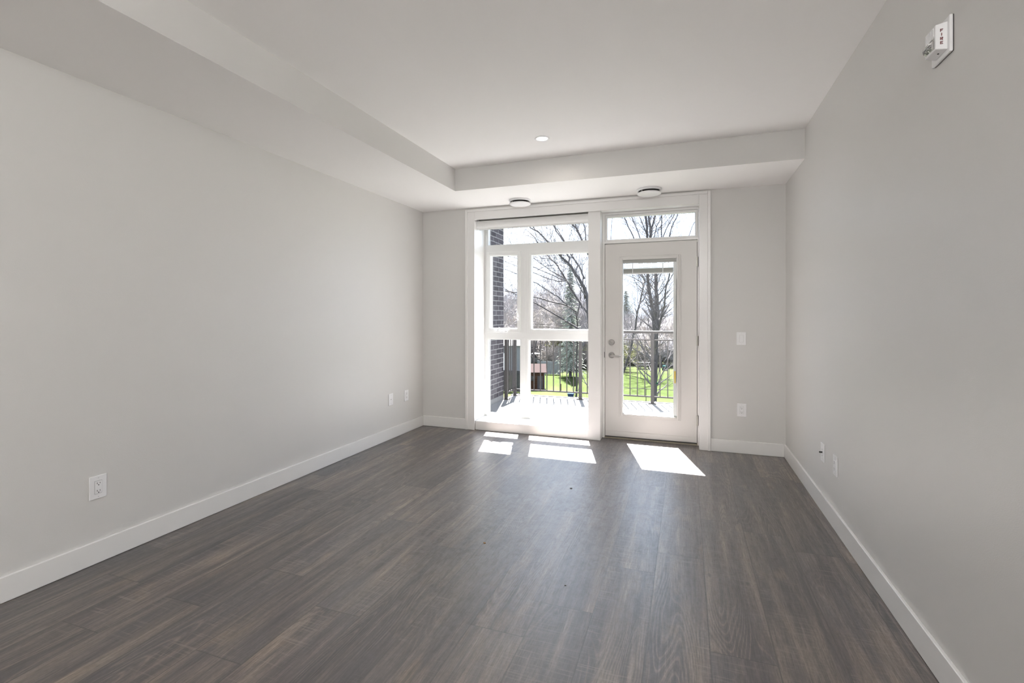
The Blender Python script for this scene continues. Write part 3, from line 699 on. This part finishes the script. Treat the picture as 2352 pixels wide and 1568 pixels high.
for k, (px, py) in enumerate(posts):
    p = rp(MB().box(px-0.0225, px+0.0225, py-0.0225, py+0.0225, 0.0, 1.035), 'post', bevel=0.002)
    MB().box(px-0.055, px+0.055, py-0.05, py+0.05, 0.0, 0.010).build('base_plate', RAIL, p)
    for sx_ in (-0.042, 0.042):
        for sy_ in (-0.038, 0.038): MB().cyl((px+sx_, py+sy_, 0.01), (px+sx_, py+sy_, 0.026), 0.007, 8).build('bolt', NICKEL, p)
rp(MB().tube([(XRL, YRL, 1.043), (2.75, YRL, 1.043)], [0.020, 0.020], 12), 'top_rail')
rp(MB().tube([(XRL, YRL, 1.043), (XRL-0.012, 6.94, 1.043)], [0.020, 0.020], 12), 'top_rail')
rp(MB().box(XRL, 2.725, YRL-0.012, YRL+0.012, 0.918, 0.936), 'upper_rail')
rp(MB().box(XRL, 2.725, YRL-0.012, YRL+0.012, 0.090, 0.110), 'lower_rail')
rp(MB().box(XRL-0.018, XRL+0.004, 6.955, YRL, 0.918, 0.936), 'upper_rail')
rp(MB().box(XRL-0.018, XRL+0.004, 6.955, YRL, 0.090, 0.110), 'lower_rail')
for (xa, _), (xb, _) in zip(posts[:5], posts[1:6]):
    for k in range(1, 10):
        x = xa + (xb-xa)*k/10
        rp(MB().box(x-0.007, x+0.007, YRL-0.007, YRL+0.007, 0.108, 0.920), 'baluster')
for k in range(1, 4):
    y = 6.955 + (YRL-6.955)*k/4
    rp(MB().box(XRL-0.014, XRL, y-0.007, y+0.007, 0.108, 0.920), 'baluster')

# ------------------------------------------------------------------ garden
ZG = -5.0
structure(MB().box(-140, 90, 9, 150, ZG-0.5, ZG).build('ground', LAWN))
# wooded rise far behind
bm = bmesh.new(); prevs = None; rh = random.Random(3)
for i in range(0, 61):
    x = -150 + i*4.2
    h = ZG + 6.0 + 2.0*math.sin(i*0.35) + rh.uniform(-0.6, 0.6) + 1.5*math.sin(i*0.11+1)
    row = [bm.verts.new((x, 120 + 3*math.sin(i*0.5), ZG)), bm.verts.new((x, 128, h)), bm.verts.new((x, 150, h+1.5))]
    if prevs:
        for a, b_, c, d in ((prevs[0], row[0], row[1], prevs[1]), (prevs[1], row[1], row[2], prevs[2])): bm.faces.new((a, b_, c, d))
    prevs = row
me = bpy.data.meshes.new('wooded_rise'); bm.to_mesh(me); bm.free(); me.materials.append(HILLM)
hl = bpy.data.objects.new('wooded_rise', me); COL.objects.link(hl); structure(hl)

# ---- bare trees
def rot_about(d, rng, lo, hi):
    ax = d.orthogonal().normalized(); ax.rotate(Matrix.Rotation(rng.uniform(0, 2*math.pi), 3, d))
    return (Matrix.Rotation(rng.uniform(lo, hi), 3, ax) @ d).normalized()
def branch(mb, p, d, L, r, depth, rng, up=0.12, nseg=4, kids_=(3, 5), spread=(0.4, 0.9), rmin=0.008, taper=0.35, wob=0.12):
    pts = [p.copy()]; rads = [r]; q = p.copy(); dd = d.copy()
    for k in range(nseg):
        dd = (dd + Vector((rng.uniform(-wob, wob), rng.uniform(-wob, wob), rng.uniform(-wob, wob) + up/ nseg))).normalized()
        q = q + dd*(L/nseg); pts.append(q.copy()); rads.append(max(rmin*0.6, r*(1-(1-taper)*(k+1)/nseg)))
    mb.tube(pts, rads, 6 if r > 0.05 else (4 if r > 0.02 else 3))
    if depth <= 0: return
    nk = rng.randint(*kids_)
    for k in range(nk):
        t = rng.uniform(0.25, 1.0) if k else 1.0
        f = t*nseg; i = min(int(f), nseg-1); pp = pts[i].lerp(pts[i+1], f-i)
        dloc = (pts[i+1]-pts[i]).normalized()
        nd = rot_about(dloc, rng, *spread)
        rr_ = max(rmin, (rads[i]*(1-(f-i)) + rads[i+1]*(f-i))*rng.uniform(0.5, 0.75))
        branch(mb, pp, nd, L*rng.uniform(0.5, 0.8), rr_, depth-1, rng, up, max(2, nseg-1), kids_, spread, rmin, taper, wob)
def limb(trunk, twigs, px, Y, w0, w1, rng, dY=0.0, sprouts=8, slen=1.6, depth=2, rmin=0.007, upd=0.15):
    """a main limb through pixel way-points at distance Y (drifting by dY), pixel widths w0..w1; side twigs go to the twig mesh"""
    n = len(px); P = []; Rr = []
    for k, (u, v) in enumerate(px):
        y = Y + dY*k/max(1, n-1); P.append(at(u, v, y)); Rr.append((w0+(w1-w0)*k/max(1, n-1))*0.5*y/F_PX)
    # smooth with mid points
    Q = [P[0]]; QR = [Rr[0]]
    for k in range(n-1):
        Q.append(P[k].lerp(P[k+1], 0.5) + Vector((rng.uniform(-.02, .02), rng.uniform(-.1, .1), rng.uniform(-.02, .02)))); QR.append((Rr[k]+Rr[k+1])/2)
        Q.append(P[k+1]); QR.append(Rr[k+1])
    trunk.tube(Q, QR, 8)
    for s_ in range(int(sprouts*1.7)):
        i = rng.randrange(0, len(Q)-1); t = rng.random(); pp = Q[i].lerp(Q[i+1], t); d = (Q[i+1]-Q[i]).normalized()
        nd = rot_about(d, rng, 0.5, 1.2); nd = (nd + Vector((0, 0, upd))).normalized()
        branch(twigs, pp, nd, slen*rng.uniform(0.6, 1.3), max(rmin, QR[i]*rng.uniform(0.22, 0.4)), depth, rng, 0.2, 4, (2, 4), (0.35, 0.9), rmin)
    return Q, QR
def garden_tree(name, label, base, limbs, seed, cat='tree', bark=BARK, **kw):
    rng = random.Random(seed); t = empty(name, base); tag(t, label, cat)
    tm, wm = MB(), MB()
    for l in limbs:
        a = dict(kw); a.update(l[4] if len(l) > 4 else {})
        limb(tm, wm, l[0], l[1], l[2], l[3], rng, **a)
    M = Matrix.Translation(-Vector(base))
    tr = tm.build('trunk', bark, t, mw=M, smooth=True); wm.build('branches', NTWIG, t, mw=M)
    return t, tr
# the double-stemmed tree seen through the door
bA = at(1501, 958, 28); bA.z = ZG
tA, trA = garden_tree('maple_tree', 'tall bare tree with two thick stems straight behind the balcony door', bA, [
    ([(1502, 962), (1503, 900), (1504, 840), (1505, 790), (1506, 755), (1505, 735)], 28, 11, 14, dict(sprouts=16, depth=2, slen=1.7)),
    ([(1504, 745), (1500, 712), (1495.5, 691), (1491, 666), (1488, 645), (1487, 600), (1486.6, 541), (1483.5, 499), (1479, 440), (1470, 380)], 28, 9, 3, dict(dY=-1.0, sprouts=26)),
    ([(1507, 745), (1509.5, 712), (1508.7, 681), (1506.6, 656), (1506, 630), (1501, 585), (1494, 545), (1493.7, 520), (1488, 480), (1484, 430)], 28, 10, 3, dict(dY=1.0, sprouts=26)),
    ([(1494, 545), (1497, 522), (1504, 499), (1512, 455), (1520, 400)], 29, 5, 2, dict(sprouts=10)),
    ([(1494, 524), (1491, 508), (1488, 490), (1478, 440)], 29, 4, 2, dict(sprouts=6)),
    ([(1512, 758), (1515, 745), (1520, 727), (1526, 702), (1528, 681), (1531, 653), (1538, 630), (1535, 590), (1538, 541), (1547, 511), (1556, 494), (1570, 430)], 27.5, 5, 1.6, dict(dY=-2, sprouts=26)),
    ([(1486, 541), (1478, 520), (1470, 500), (1455, 440)], 27, 2.4, 1.2, dict(sprouts=8)),
    ([(1500, 600), (1516, 568), (1524, 541), (1540, 508), (1548, 495), (1560, 440)], 29, 2.6, 1.4, dict(sprouts=10)),
    ([(1498, 570), (1508, 520), (1520, 496), (1525, 440)], 27, 2.2, 1.2, dict(sprouts=6)),
    ([(1487, 610), (1475, 560), (1468, 540), (1460, 520), (1452, 500), (1440, 440)], 27, 2.6, 1.4, dict(sprouts=10)),
    ([(1488, 650), (1478, 640), (1462, 622), (1445, 610), (1432, 606)], 27, 1.8, 1.0, dict(sprouts=6)),
    ([(1528, 660), (1540, 640), (1556, 610), (1575, 560), (1590, 520), (1604, 490)], 27, 2.2, 1.2, dict(sprouts=14)),
    ([(1526, 690), (1545, 668), (1560, 660)], 27, 1.8, 1.0, dict(sprouts=6)),
    ([(1520, 545), (1519, 520), (1520, 500), (1521, 470)], 29, 2.6, 1.8, dict(sprouts=6)),
], 21, sprouts=12, slen=1.5, depth=2)
MB().cyl(at(1504.5, 881, 28), at(1504.5, 877.5, 28), 0.165, 14).build('green_band', GREENB, tA, mw=Matrix.Translation(-bA))
bC = at(1434, 850, 52); bC.z = ZG
garden_tree('leaning_tree', 'slim dark leaning tree left of the double-stemmed tree behind the door', bC, [
    ([(1431, 856), (1437, 841), (1448, 807), (1454, 771), (1459.7, 753), (1464.8, 712), (1468.9, 698.8), (1473, 679.4), (1478, 656), (1480.6, 643.7), (1474, 630), (1462, 580), (1454.8, 543.6), (1443.6, 522), (1435, 502), (1420, 450)], 52, 5, 2, dict(sprouts=40, slen=2.6)),
    ([(1470, 697), (1478, 688), (1484, 672), (1488, 660)], 52, 3, 1.5, dict(sprouts=8, slen=2)),
    ([(1478, 651), (1462, 641), (1447, 634), (1432, 630)], 52, 1.8, 1, dict(sprouts=8, slen=2)),
    ([(1401, 600), (1404, 540), (1405, 512), (1407, 500), (1410, 460)], 52, 1.6, 1, dict(sprouts=8, slen=2)),
], 4, bark=BARK, rmin=0.012)
# the wide tree half hidden by the post between window and door
bD = at(1353, 935, 23); bD.z = ZG
garden_tree('spreading_tree', 'large bare tree with wide limbs reaching left across the tall window', bD, [
    ([(1358, 1010), (1358, 900), (1357, 800), (1354, 740), (1350, 690), (1342, 660)], 23, 12, 8, dict(sprouts=6)),
    ([(1346, 685), (1342, 660), (1330.5, 640.5), (1316, 620), (1307, 606.4), (1296, 596), (1284, 584), (1272, 568), (1260.5, 556.6), (1247, 543), (1235, 530.6), (1216, 521), (1180, 500)], 23, 8, 1.6, dict(dY=-2, sprouts=26)),
    ([(1307, 606), (1308, 592), (1302, 583.5), (1294, 553.6), (1277, 530), (1271, 518), (1260, 480)], 23, 4, 1.4, dict(sprouts=12)),
    ([(1342, 640), (1334, 618.7), (1321, 598), (1310, 582.7), (1300, 560), (1288, 540), (1281, 529), (1272, 518), (1260, 490)], 24, 4, 1.4, dict(sprouts=14)),
    ([(1352, 585), (1345, 570), (1337, 552), (1324, 525), (1310, 510), (1290, 490)], 24, 6, 2.5, dict(sprouts=12)),
    ([(1335, 548), (1326, 530), (1321, 515), (1314, 490)], 24, 4, 2, dict(sprouts=8)),
    ([(1346, 560), (1345.6, 540), (1344, 525), (1339, 512), (1335, 490)], 25, 3, 1.5, dict(sprouts=8)),
    ([(1302, 646), (1294, 632), (1286, 620), (1276, 604), (1263.6, 594), (1256, 585), (1240, 565), (1228, 545), (1212, 530)], 24, 4.2, 1.6, dict(sprouts=12)),
    ([(1352, 720), (1338, 705), (1322, 680), (1310, 660), (1300, 642)], 24, 6, 4, dict(sprouts=6)),
    ([(1300, 645), (1281, 646), (1262, 641), (1240, 632), (1221.6, 624.5), (1190, 612), (1160, 600)], 23, 2.4, 1.2, dict(sprouts=14)),
    ([(1300, 643), (1285, 640), (1265, 630), (1241, 620), (1222, 612), (1196, 596), (1165, 588)], 22.5, 2.2, 1.1, dict(sprouts=12)),
    ([(1297, 640), (1280, 630), (1262, 620), (1246, 608), (1225, 592), (1212, 584), (1190, 574)], 23.5, 2.2, 1.1, dict(sprouts=12)),
    ([(1303, 700), (1294, 694), (1280, 680), (1268, 673.6), (1248, 660), (1233, 650), (1221.6, 646), (1195, 632), (1160, 618)], 22, 3.2, 1.4, dict(sprouts=12)),
    ([(1235, 620), (1250, 612), (1272, 609), (1290, 608)], 24, 1.4, 1.2, dict(sprouts=4)),
    ([(1263, 594), (1250, 594), (1236, 592), (1224, 588)], 24, 1.5, 1.0, dict(sprouts=4)),
], 33, sprouts=10, slen=1.3, depth=2, rmin=0.006)
bB = at(1325, 920, 33); bB.z = ZG
garden_tree('slender_tree', 'bare tree with a thin straight trunk left of the window post', bB, [
    ([(1323, 920), (1325, 880), (1324, 830), (1326, 780), (1326, 740), (1323, 715), (1310, 706), (1297.5, 700), (1280, 696), (1260, 691), (1240, 685), (1221.6, 681.6), (1190, 672), (1160, 668)], 33, 5, 2, dict(dY=-5, sprouts=16)),
    ([(1345, 765), (1325, 752), (1303.8, 739.6), (1275, 722), (1241, 702), (1221.6, 693), (1190, 678), (1160, 664)], 30, 5, 2, dict(sprouts=14)),
    ([(1303, 739), (1285, 742), (1262, 745), (1240, 744), (1222, 744)], 30, 1.6, 1.2, dict(sprouts=5)),
    ([(1326, 725), (1333, 690), (1335, 660), (1340, 630)], 33, 3, 2, dict(sprouts=8)),
], 8, sprouts=10, slen=1.5, depth=2)

# ---- thicket of bare trees further back: four shapes, copied
def wild_tree(name, seed, H, mat, kk=(4, 6), dep=4, r0=0.13, sp=(0.3, 0.75), rmin=0.014):
    rng = random.Random(seed); t = empty(name, (0, 0, 0)); tm, wm = MB(), MB()
    nst = rng.randint(1, 3)
    for s_ in range(nst):
        d = Vector((rng.uniform(-.25, .25), rng.uniform(-.2, .2), 1)).normalized()
        p = Vector((rng.uniform(-.3, .3), rng.uniform(-.3, .3), 0)); pts = [p]; rads = [r0]
        for k in range(6):
            d = (d + Vector((rng.uniform(-.12, .12), rng.uniform(-.12, .12), 0.05))).normalized(); p = p + d*(H*0.62/6); pts.append(p); rads.append(r0*(1-0.13*(k+1)))
        tm.tube(pts, rads, 6)
        for k in range(9):
            i = rng.randint(1, 5); pp = pts[i].lerp(pts[i+1], rng.random()); nd = rot_about((pts[i+1]-pts[i]).normalized(), rng, *sp)
            branch(wm, pp, nd, H*rng.uniform(0.2, 0.34), rads[i]*0.45, dep-1, rng, 0.35, 4, kk, sp, rmin)
        branch(wm, pts[-1], d, H*0.3, rads[-1]*0.9, dep-1, rng, 0.2, 4, kk, sp, rmin)
    tm.build('trunk', BARKG, t, smooth=True); wm.build('branches', mat, t)
    return t
protos = [wild_tree('bare_tree', 101, 9.5, TWIG_HAZED), wild_tree('bare_tree', 102, 8.5, TWIGW_HAZED), wild_tree('bare_tree', 103, 10.5, TWIG_HAZED), wild_tree('bare_tree', 104, 7.5, TWIGW_HAZED)]
rt = random.Random(77); used = [False]*4
LBT = 'leafless tree in the tangled thicket beyond the lawn'
spots = []
for row, (Y, u0, u1, n) in enumerate(((56, 1100, 1600, 9), (66, 1080, 1610, 11), (78, 1090, 1610, 12), (92, 1090, 1610, 12))):
    for k in range(n):
        u = u0 + (u1-u0)*(k+0.5+rt.uniform(-.35, .35))/n
        if row == 0 and 1400 < u < 1600: continue
        q = at(u, 800, Y + rt.uniform(-4, 4)); spots.append((q.x, q.y, row))
for i, (x, y, row) in enumerate(spots):
    k = rt.randrange(4)
    t = protos[k] if not used[k] else copy_thing(protos[k]); used[k] = True
    t.location = (x, y, ZG-0.05); t.rotation_euler = (0, 0, rt.uniform(0, 6.28))
    s_ = rt.uniform(0.75, 1.0) * (1.0 + 0.06*row) * (0.62 if x > -0.2*y else 1.0); t.scale = (s_*1.15, s_*1.15, s_)
    tag(t, LBT, 'tree', 'bare trees of the thicket')
for k in range(4):
    if not used[k]:
        for c in kids(protos[k]): bpy.data.objects.remove(c)
        bpy.data.objects.remove(protos[k])
# ---- undergrowth: dense twiggy shrubs
def shrub(name, seed, mat, H=2.6, n=42):
    rng = random.Random(seed); mb = MB()
    for k in range(n):
        d = Vector((rng.uniform(-.8, .8), rng.uniform(-.8, .8), 1)).normalized()
        branch(mb, Vector((rng.uniform(-.5, .5), rng.uniform(-.5, .5), 0)), d, H*rng.uniform(0.35, 0.55), 0.02, 3, rng, 0.1, 3, (3, 4), (0.3, 0.9), 0.013)
    return mb.build(name, mat)
sh = [shrub('bare_shrub', 1, TWIG_HAZED), shrub('bare_shrub', 2, TWIGW_HAZED), shrub('bare_shrub', 3, OLIVE)]
us = [False]*3; rs_ = random.Random(9)
for row, (Y, u0, u1, n) in enumerate(((57, 1255, 1420, 8), (64, 1110, 1610, 20), (74, 1110, 1610, 20))):
    for k in range(n):
        u = u0 + (u1-u0)*(k+0.5+rs_.uniform(-.4, .4))/n; q = at(u, 800, Y + rs_.uniform(-2, 2))
        if row == 0 and 1208 < u < 1262: continue
        i = rs_.choice((0, 0, 1, 1, 2)) if u > 1420 else rs_.choice((0, 1, 0, 1, 0, 2))
        o = sh[i] if not us[i] else sh[i].copy()
        if us[i]: COL.objects.link(o)
        us[i] = True
        o.location = (q.x, q.y, ZG-0.05); s_ = rs_.uniform(0.9, 1.5)*(1+0.25*row); o.scale = (s_*1.3, s_, s_); o.rotation_euler = (0, 0, rs_.uniform(0, 6.28))
        tag(o, ['grey leafless shrub in the undergrowth beyond the lawn', 'tan leafless shrub in the undergrowth beyond the lawn', 'olive budding shrub in the undergrowth beyond the lawn'][i], 'shrub', ['grey undergrowth shrubs', 'tan undergrowth shrubs', 'olive undergrowth shrubs'][i])
# ---- spruces
def spruce(label, u, vtop, Y, wd, seed):
    rng = random.Random(seed); base = at(u, 800, Y); base.z = ZG; top = at(u, vtop, Y); H = top.z-ZG
    t = empty('spruce_tree', base); tag(t, label, 'tree')
    MB().tube([(0, 0, 0), (0, 0, H)], [0.16, 0.02], 8).build('trunk', BARK, t)
    mb = MB(); layers = int(H/0.28)
    for k in range(layers):
        z = 0.8 + (H-0.9)*k/layers; rad = wd*(1-z/H)**0.85 + 0.12
        nb = 11
        for j in range(nb):
            a = 2*math.pi*(j+rng.random())/nb; L = rad*rng.uniform(0.7, 1.1); p = Vector((0, 0, z + rng.uniform(-.1, .1)))
            q = p + Vector((math.cos(a)*L, math.sin(a)*L, -0.28*L)); side = Vector((-math.sin(a), math.cos(a), 0))
            pts = [p.lerp(q, s_/4) for s_ in range(5)]
            for c0 in range(1, 5):
                c = pts[c0]
                for sgn in (-1, 1):
                    e = c + side*sgn*L*0.26*(1.15-c0/5) + (q-p)*0.14 + Vector((0, 0, rng.uniform(-.1, .02)))
                    mb.tube([c, e], [0.05, 0.012], 3)
            mb.tube([p, q], [0.055, 0.015], 3)
    mb.build('needles', NEEDLE, t)
spruce('dark narrow spruce behind the limbs in the tall window', 1310, 606, 48, 1.35, 1)
spruce('pointed spruce at the left edge of the door glass', 1438, 664, 76, 2.8, 2)
spruce('small bushy spruce low behind the wide window pane', 1245, 690, 84, 2.4, 3)

# ---- playhouse on the lawn
ph = empty('garden_shed', (-12.0, 39.4, ZG), R(18)); tag(ph, 'small brown wooden playhouse shed with a pinkish gabled roof on the lawn', 'shed')
b = MB()
for k in range(9): b.box(-0.72, 0.72, -0.6, 0.6, 0.02+k*0.165, 0.175+k*0.165)
b.prism([(-0.6, 1.50), (0.6, 1.50), (0, 2.0)], 'x', -0.715, 0.715); b.build('walls', SHEDW, ph)
MB().hexa([(-0.85, -0.75, 1.40), (0.85, -0.75, 1.40), (0.85, 0.0, 2.05), (-0.85, 0.0, 2.05), (-0.85, -0.78, 1.46), (0.85, -0.78, 1.46), (0.85, 0.0, 2.12), (-0.85, 0.0, 2.12)]).hexa([(-0.85, 0.0, 2.05), (0.85, 0.0, 2.05), (0.85, 0.75, 1.40), (-0.85, 0.75, 1.40), (-0.85, 0.0, 2.12), (0.85, 0.0, 2.12), (0.85, 0.78, 1.46), (-0.85, 0.78, 1.46)]).build('roof', SHEDR, ph)
MB().box(0.10, 0.55, -0.62, -0.60, 0.05, 1.15).build('door_panel', BARK, ph)
MB().box(-0.50, -0.12, -0.625, -0.60, 0.75, 1.15).build('window_opening', BLACK, ph)
for sx_ in (-0.72, 0.66): MB().box(sx_, sx_+0.06, -0.63, -0.60, 0.0, 1.45).build('corner_board', SIDING, ph)
# slide ramp leaning on the shed
MB().hexa([(-1.95, -0.5, 0.05), (-1.85, -0.5, 0.05), (-1.85, -0.1, 0.05), (-1.95, -0.1, 0.05), (-0.8, -0.5, 1.75), (-0.7, -0.5, 1.75), (-0.7, -0.1, 1.75), (-0.8, -0.1, 1.75)]).build('ramp', SIDING, ph)

# ---- fences
def board_fence(name, label, p0, p1, H, mat, bw=0.15, rails=True):
    p0, p1 = Vector(p0), Vector(p1); L = (p1-p0).length; d = (p1-p0).normalized(); ang = math.atan2(d.y, d.x)
    t = empty(name, p0, ang); tag(t, label, 'fence')
    b = MB(); n = int(L/bw)
    for k in range(n): b.box(k*bw, k*bw+bw*0.93, -0.01, 0.01, 0.03, H)
    b.build('boards', mat, t)
    MB().box(0, L, -0.05, -0.012, H-0.25, H-0.17).build('fence_rail', mat, t); MB().box(0, L, -0.05, -0.012, 0.3, 0.38).build('fence_rail', mat, t)
    for k in range(int(L/2.4)+1): MB().box(k*2.4-0.045, k*2.4+0.045, -0.09, -0.012, 0.0, H+0.06).build('fence_post', mat, t)
    return t
f0 = at(1120, 912, 37); f1 = at(1206, 905, 37); f0.z = f1.z = ZG
board_fence('board_fence', 'dark grey board fence below the left end of the balcony', f0, f1, 1.75, FENCEW)
f0 = at(1236, 858, 49); f1 = at(1291, 860, 49); f0.z = f1.z = ZG
board_fence('garden_fence', 'grey board fence panel behind the playhouse', f0, f1, 1.4, SIDING, 0.3)
def wire_fence(label, a, b_, Y, H):
    p0 = at(a, 850, Y); p1 = at(b_, 850, Y); p0.z = p1.z = ZG; L = (p1-p0).length; d = p1-p0
    t = empty('wire_fence', p0, math.atan2(d.y, d.x)); tag(t, label, 'fence')
    MB().tube([(0, 0, H), (L, 0, H)], [0.022, 0.022], 6).build('top_rail', WIRE, t)
    MB().tube([(0, 0, H*0.5), (L, 0, H*0.5)], [0.008, 0.008], 4).build('wire', WIRE, t)
    MB().tube([(0, 0, 0.08), (L, 0, 0.08)], [0.008, 0.008], 4).build('wire', WIRE, t)
    for k in range(int(L/2.6)+1): MB().tube([(k*2.6, 0, 0), (k*2.6, 0, H+0.03)], [0.025, 0.025], 6).build('fence_post', WIRE, t)
wire_fence('low wire fence crossing the far side of the lawn', 1292, 1580, 48.5, 1.2)
wire_fence('thin wire fence crossing the lawn nearer the building', 1400, 1580, 36, 0.95)
# ---- garage at the left
gq = at(1176, 800, 52)
ga = empty('garage', (gq.x, gq.y, ZG), R(12)); tag(ga, 'pale grey garage with a low roof behind the board fence', 'building')
MB().box(-3.4, 1.25, -3, 3, 0, 3.0).build('walls', SIDING, ga)
MB().prism([(-3.3, 2.95), (3.3, 2.95), (0, 4.0)], 'x', -3.6, 1.45).build('roof', PARG, ga)
MB().box(-2.4, -0.2, -3.03, -3.0, 0, 2.1).build('garage_door', TRIM, ga)
# ---- parked cars
def car(label, u, Y, rz, L=4.3, H=1.45, van=False):
    q = at(u, 830, Y); t = empty('car' if not van else 'van', (q.x, q.y, ZG), rz); tag(t, label, 'car')
    W = 0.88; h = L/2
    if van: body = [(-h, .35), (h, .35), (h, 1.0), (h-.35, 1.1), (h-1.0, H), (-h+.1, H), (-h, 1.2)]
    else: body = [(-h, .35), (h, .35), (h, .75), (h-.2, .88), (h-1.2, .98), (h-1.9, H), (-h+1.3, H), (-h+.45, 1.0), (-h, .92)]
    MB().prism(body, 'y', -W, W).build('body', CARP, t, bevel=0.05, seg=2)
    g = [(h-1.3, 1.0), (h-1.9, H-.08), (-h+1.35, H-.08), (-h+.7, 1.02)] if not van else [(h-.55, 1.12), (h-1.05, H-.1), (-h+.3, H-.1), (-h+.3, 1.12)]
    MB().prism(g, 'y', -W-.01, W+.01).build('side_glass', CARG, t)
    for sx_ in (-h+.8, h-.85):
        for sy_ in (-W, W-.2): MB().cyl((sx_, sy_, .32), (sx_, sy_+.2, .32), .32, 20).build('wheel', TYRE, t)
car('silver car parked behind the grey garden fence', 1238, 58, R(10))
car('pale van parked beyond the silver car', 1236, 66, R(6), 4.8, 2.0, True)
# ---- small things outside
q = at(1288, 899, 38.5); st = MB().box(q.x-.04, q.x+.04, q.y-.04, q.y+.04, ZG, ZG+0.65).build('wooden_stake', SHEDW); tag(st, 'short brown wooden stake standing in the lawn', 'stake')
q = at(1311, 914, 36); bx = empty('blue_bin', (q.x, q.y, ZG)); tag(bx, 'small blue bin on the grass near the slender tree', 'bin')
MB().hexa([(-.18, -.13, 0), (.18, -.13, 0), (.18, .13, 0), (-.18, .13, 0), (-.22, -.17, .3), (.22, -.17, .3), (.22, .17, .3), (-.22, .17, .3)]).build('tub', BLUEB, bx, bevel=.01)
MB().box(-.235, .235, -.185, .185, .3, .325).build('lid', BLUEB, bx)
q = at(1527, 836, 57); tb = empty('compost_bin', (q.x, q.y, ZG)); tag(tb, 'teal compost bin at the far edge of the lawn', 'bin')
MB().lathe([(0, 0), (.30, 0), (.26, .5), (0, .5)], (0, 0, 0), 16).build('tub', TEAL, tb); MB().lathe([(0, .6), (.18, .58), (.27, .5), (0, .5)], (0, 0, 0), 16).build('lid', TEAL, tb)
q = at(1478, 838, 58); wb = empty('picnic_table', (q.x, q.y, ZG)); tag(wb, 'dark picnic table at the far edge of the lawn', 'table')
MB().box(-.8, .8, -.38, .38, .70, .75).build('tabletop', FENCEW, wb)
for s_ in (-1, 1):
    MB().box(-.8, .8, s_*.72-.12, s_*.72+.12, .42, .46).build('bench', FENCEW, wb); MB().box(s_*.6-.04, s_*.6+.04, -.8, .8, .36, .42).build('crossbeam', FENCEW, wb)
    for r_ in (-1, 1): MB().hexa([(s_*.6-.04, r_*.75-.05, 0), (s_*.6+.04, r_*.75-.05, 0), (s_*.6+.04, r_*.75+.05, 0), (s_*.6-.04, r_*.75+.05, 0), (s_*.6-.04, r_*.25-.05, .7), (s_*.6+.04, r_*.25-.05, .7), (s_*.6+.04, r_*.25+.05, .7), (s_*.6-.04, r_*.25+.05, .7)]).build('leg', FENCEW, wb)
def cable(label, pts, r):
    P = [at(*p) for p in pts]; Q = []
    for a, b_ in zip(P, P[1:]):
        for k in range(4): Q.append(a.lerp(b_, k/4))
    Q.append(P[-1]); tag(MB().tube(Q, [r]*len(Q), 6).build('overhead_cable', CABLE), label, 'cable')
cable('pale overhead cable low across the tall window', [(1080, 738, 30), (1154, 741, 30), (1222, 747.5, 30), (1280, 752, 30), (1345, 757, 30), (1440, 762, 30)], 0.02)
cable('thin overhead cable across the middle of the tall window', [(1080, 596, 30), (1222, 603, 30), (1350, 608, 30), (1450, 611, 30)], 0.010)
cable('lower of the thin overhead cables in the middle of the tall window', [(1080, 608, 30), (1222, 614, 30), (1350, 618, 30), (1450, 620, 30)], 0.010)
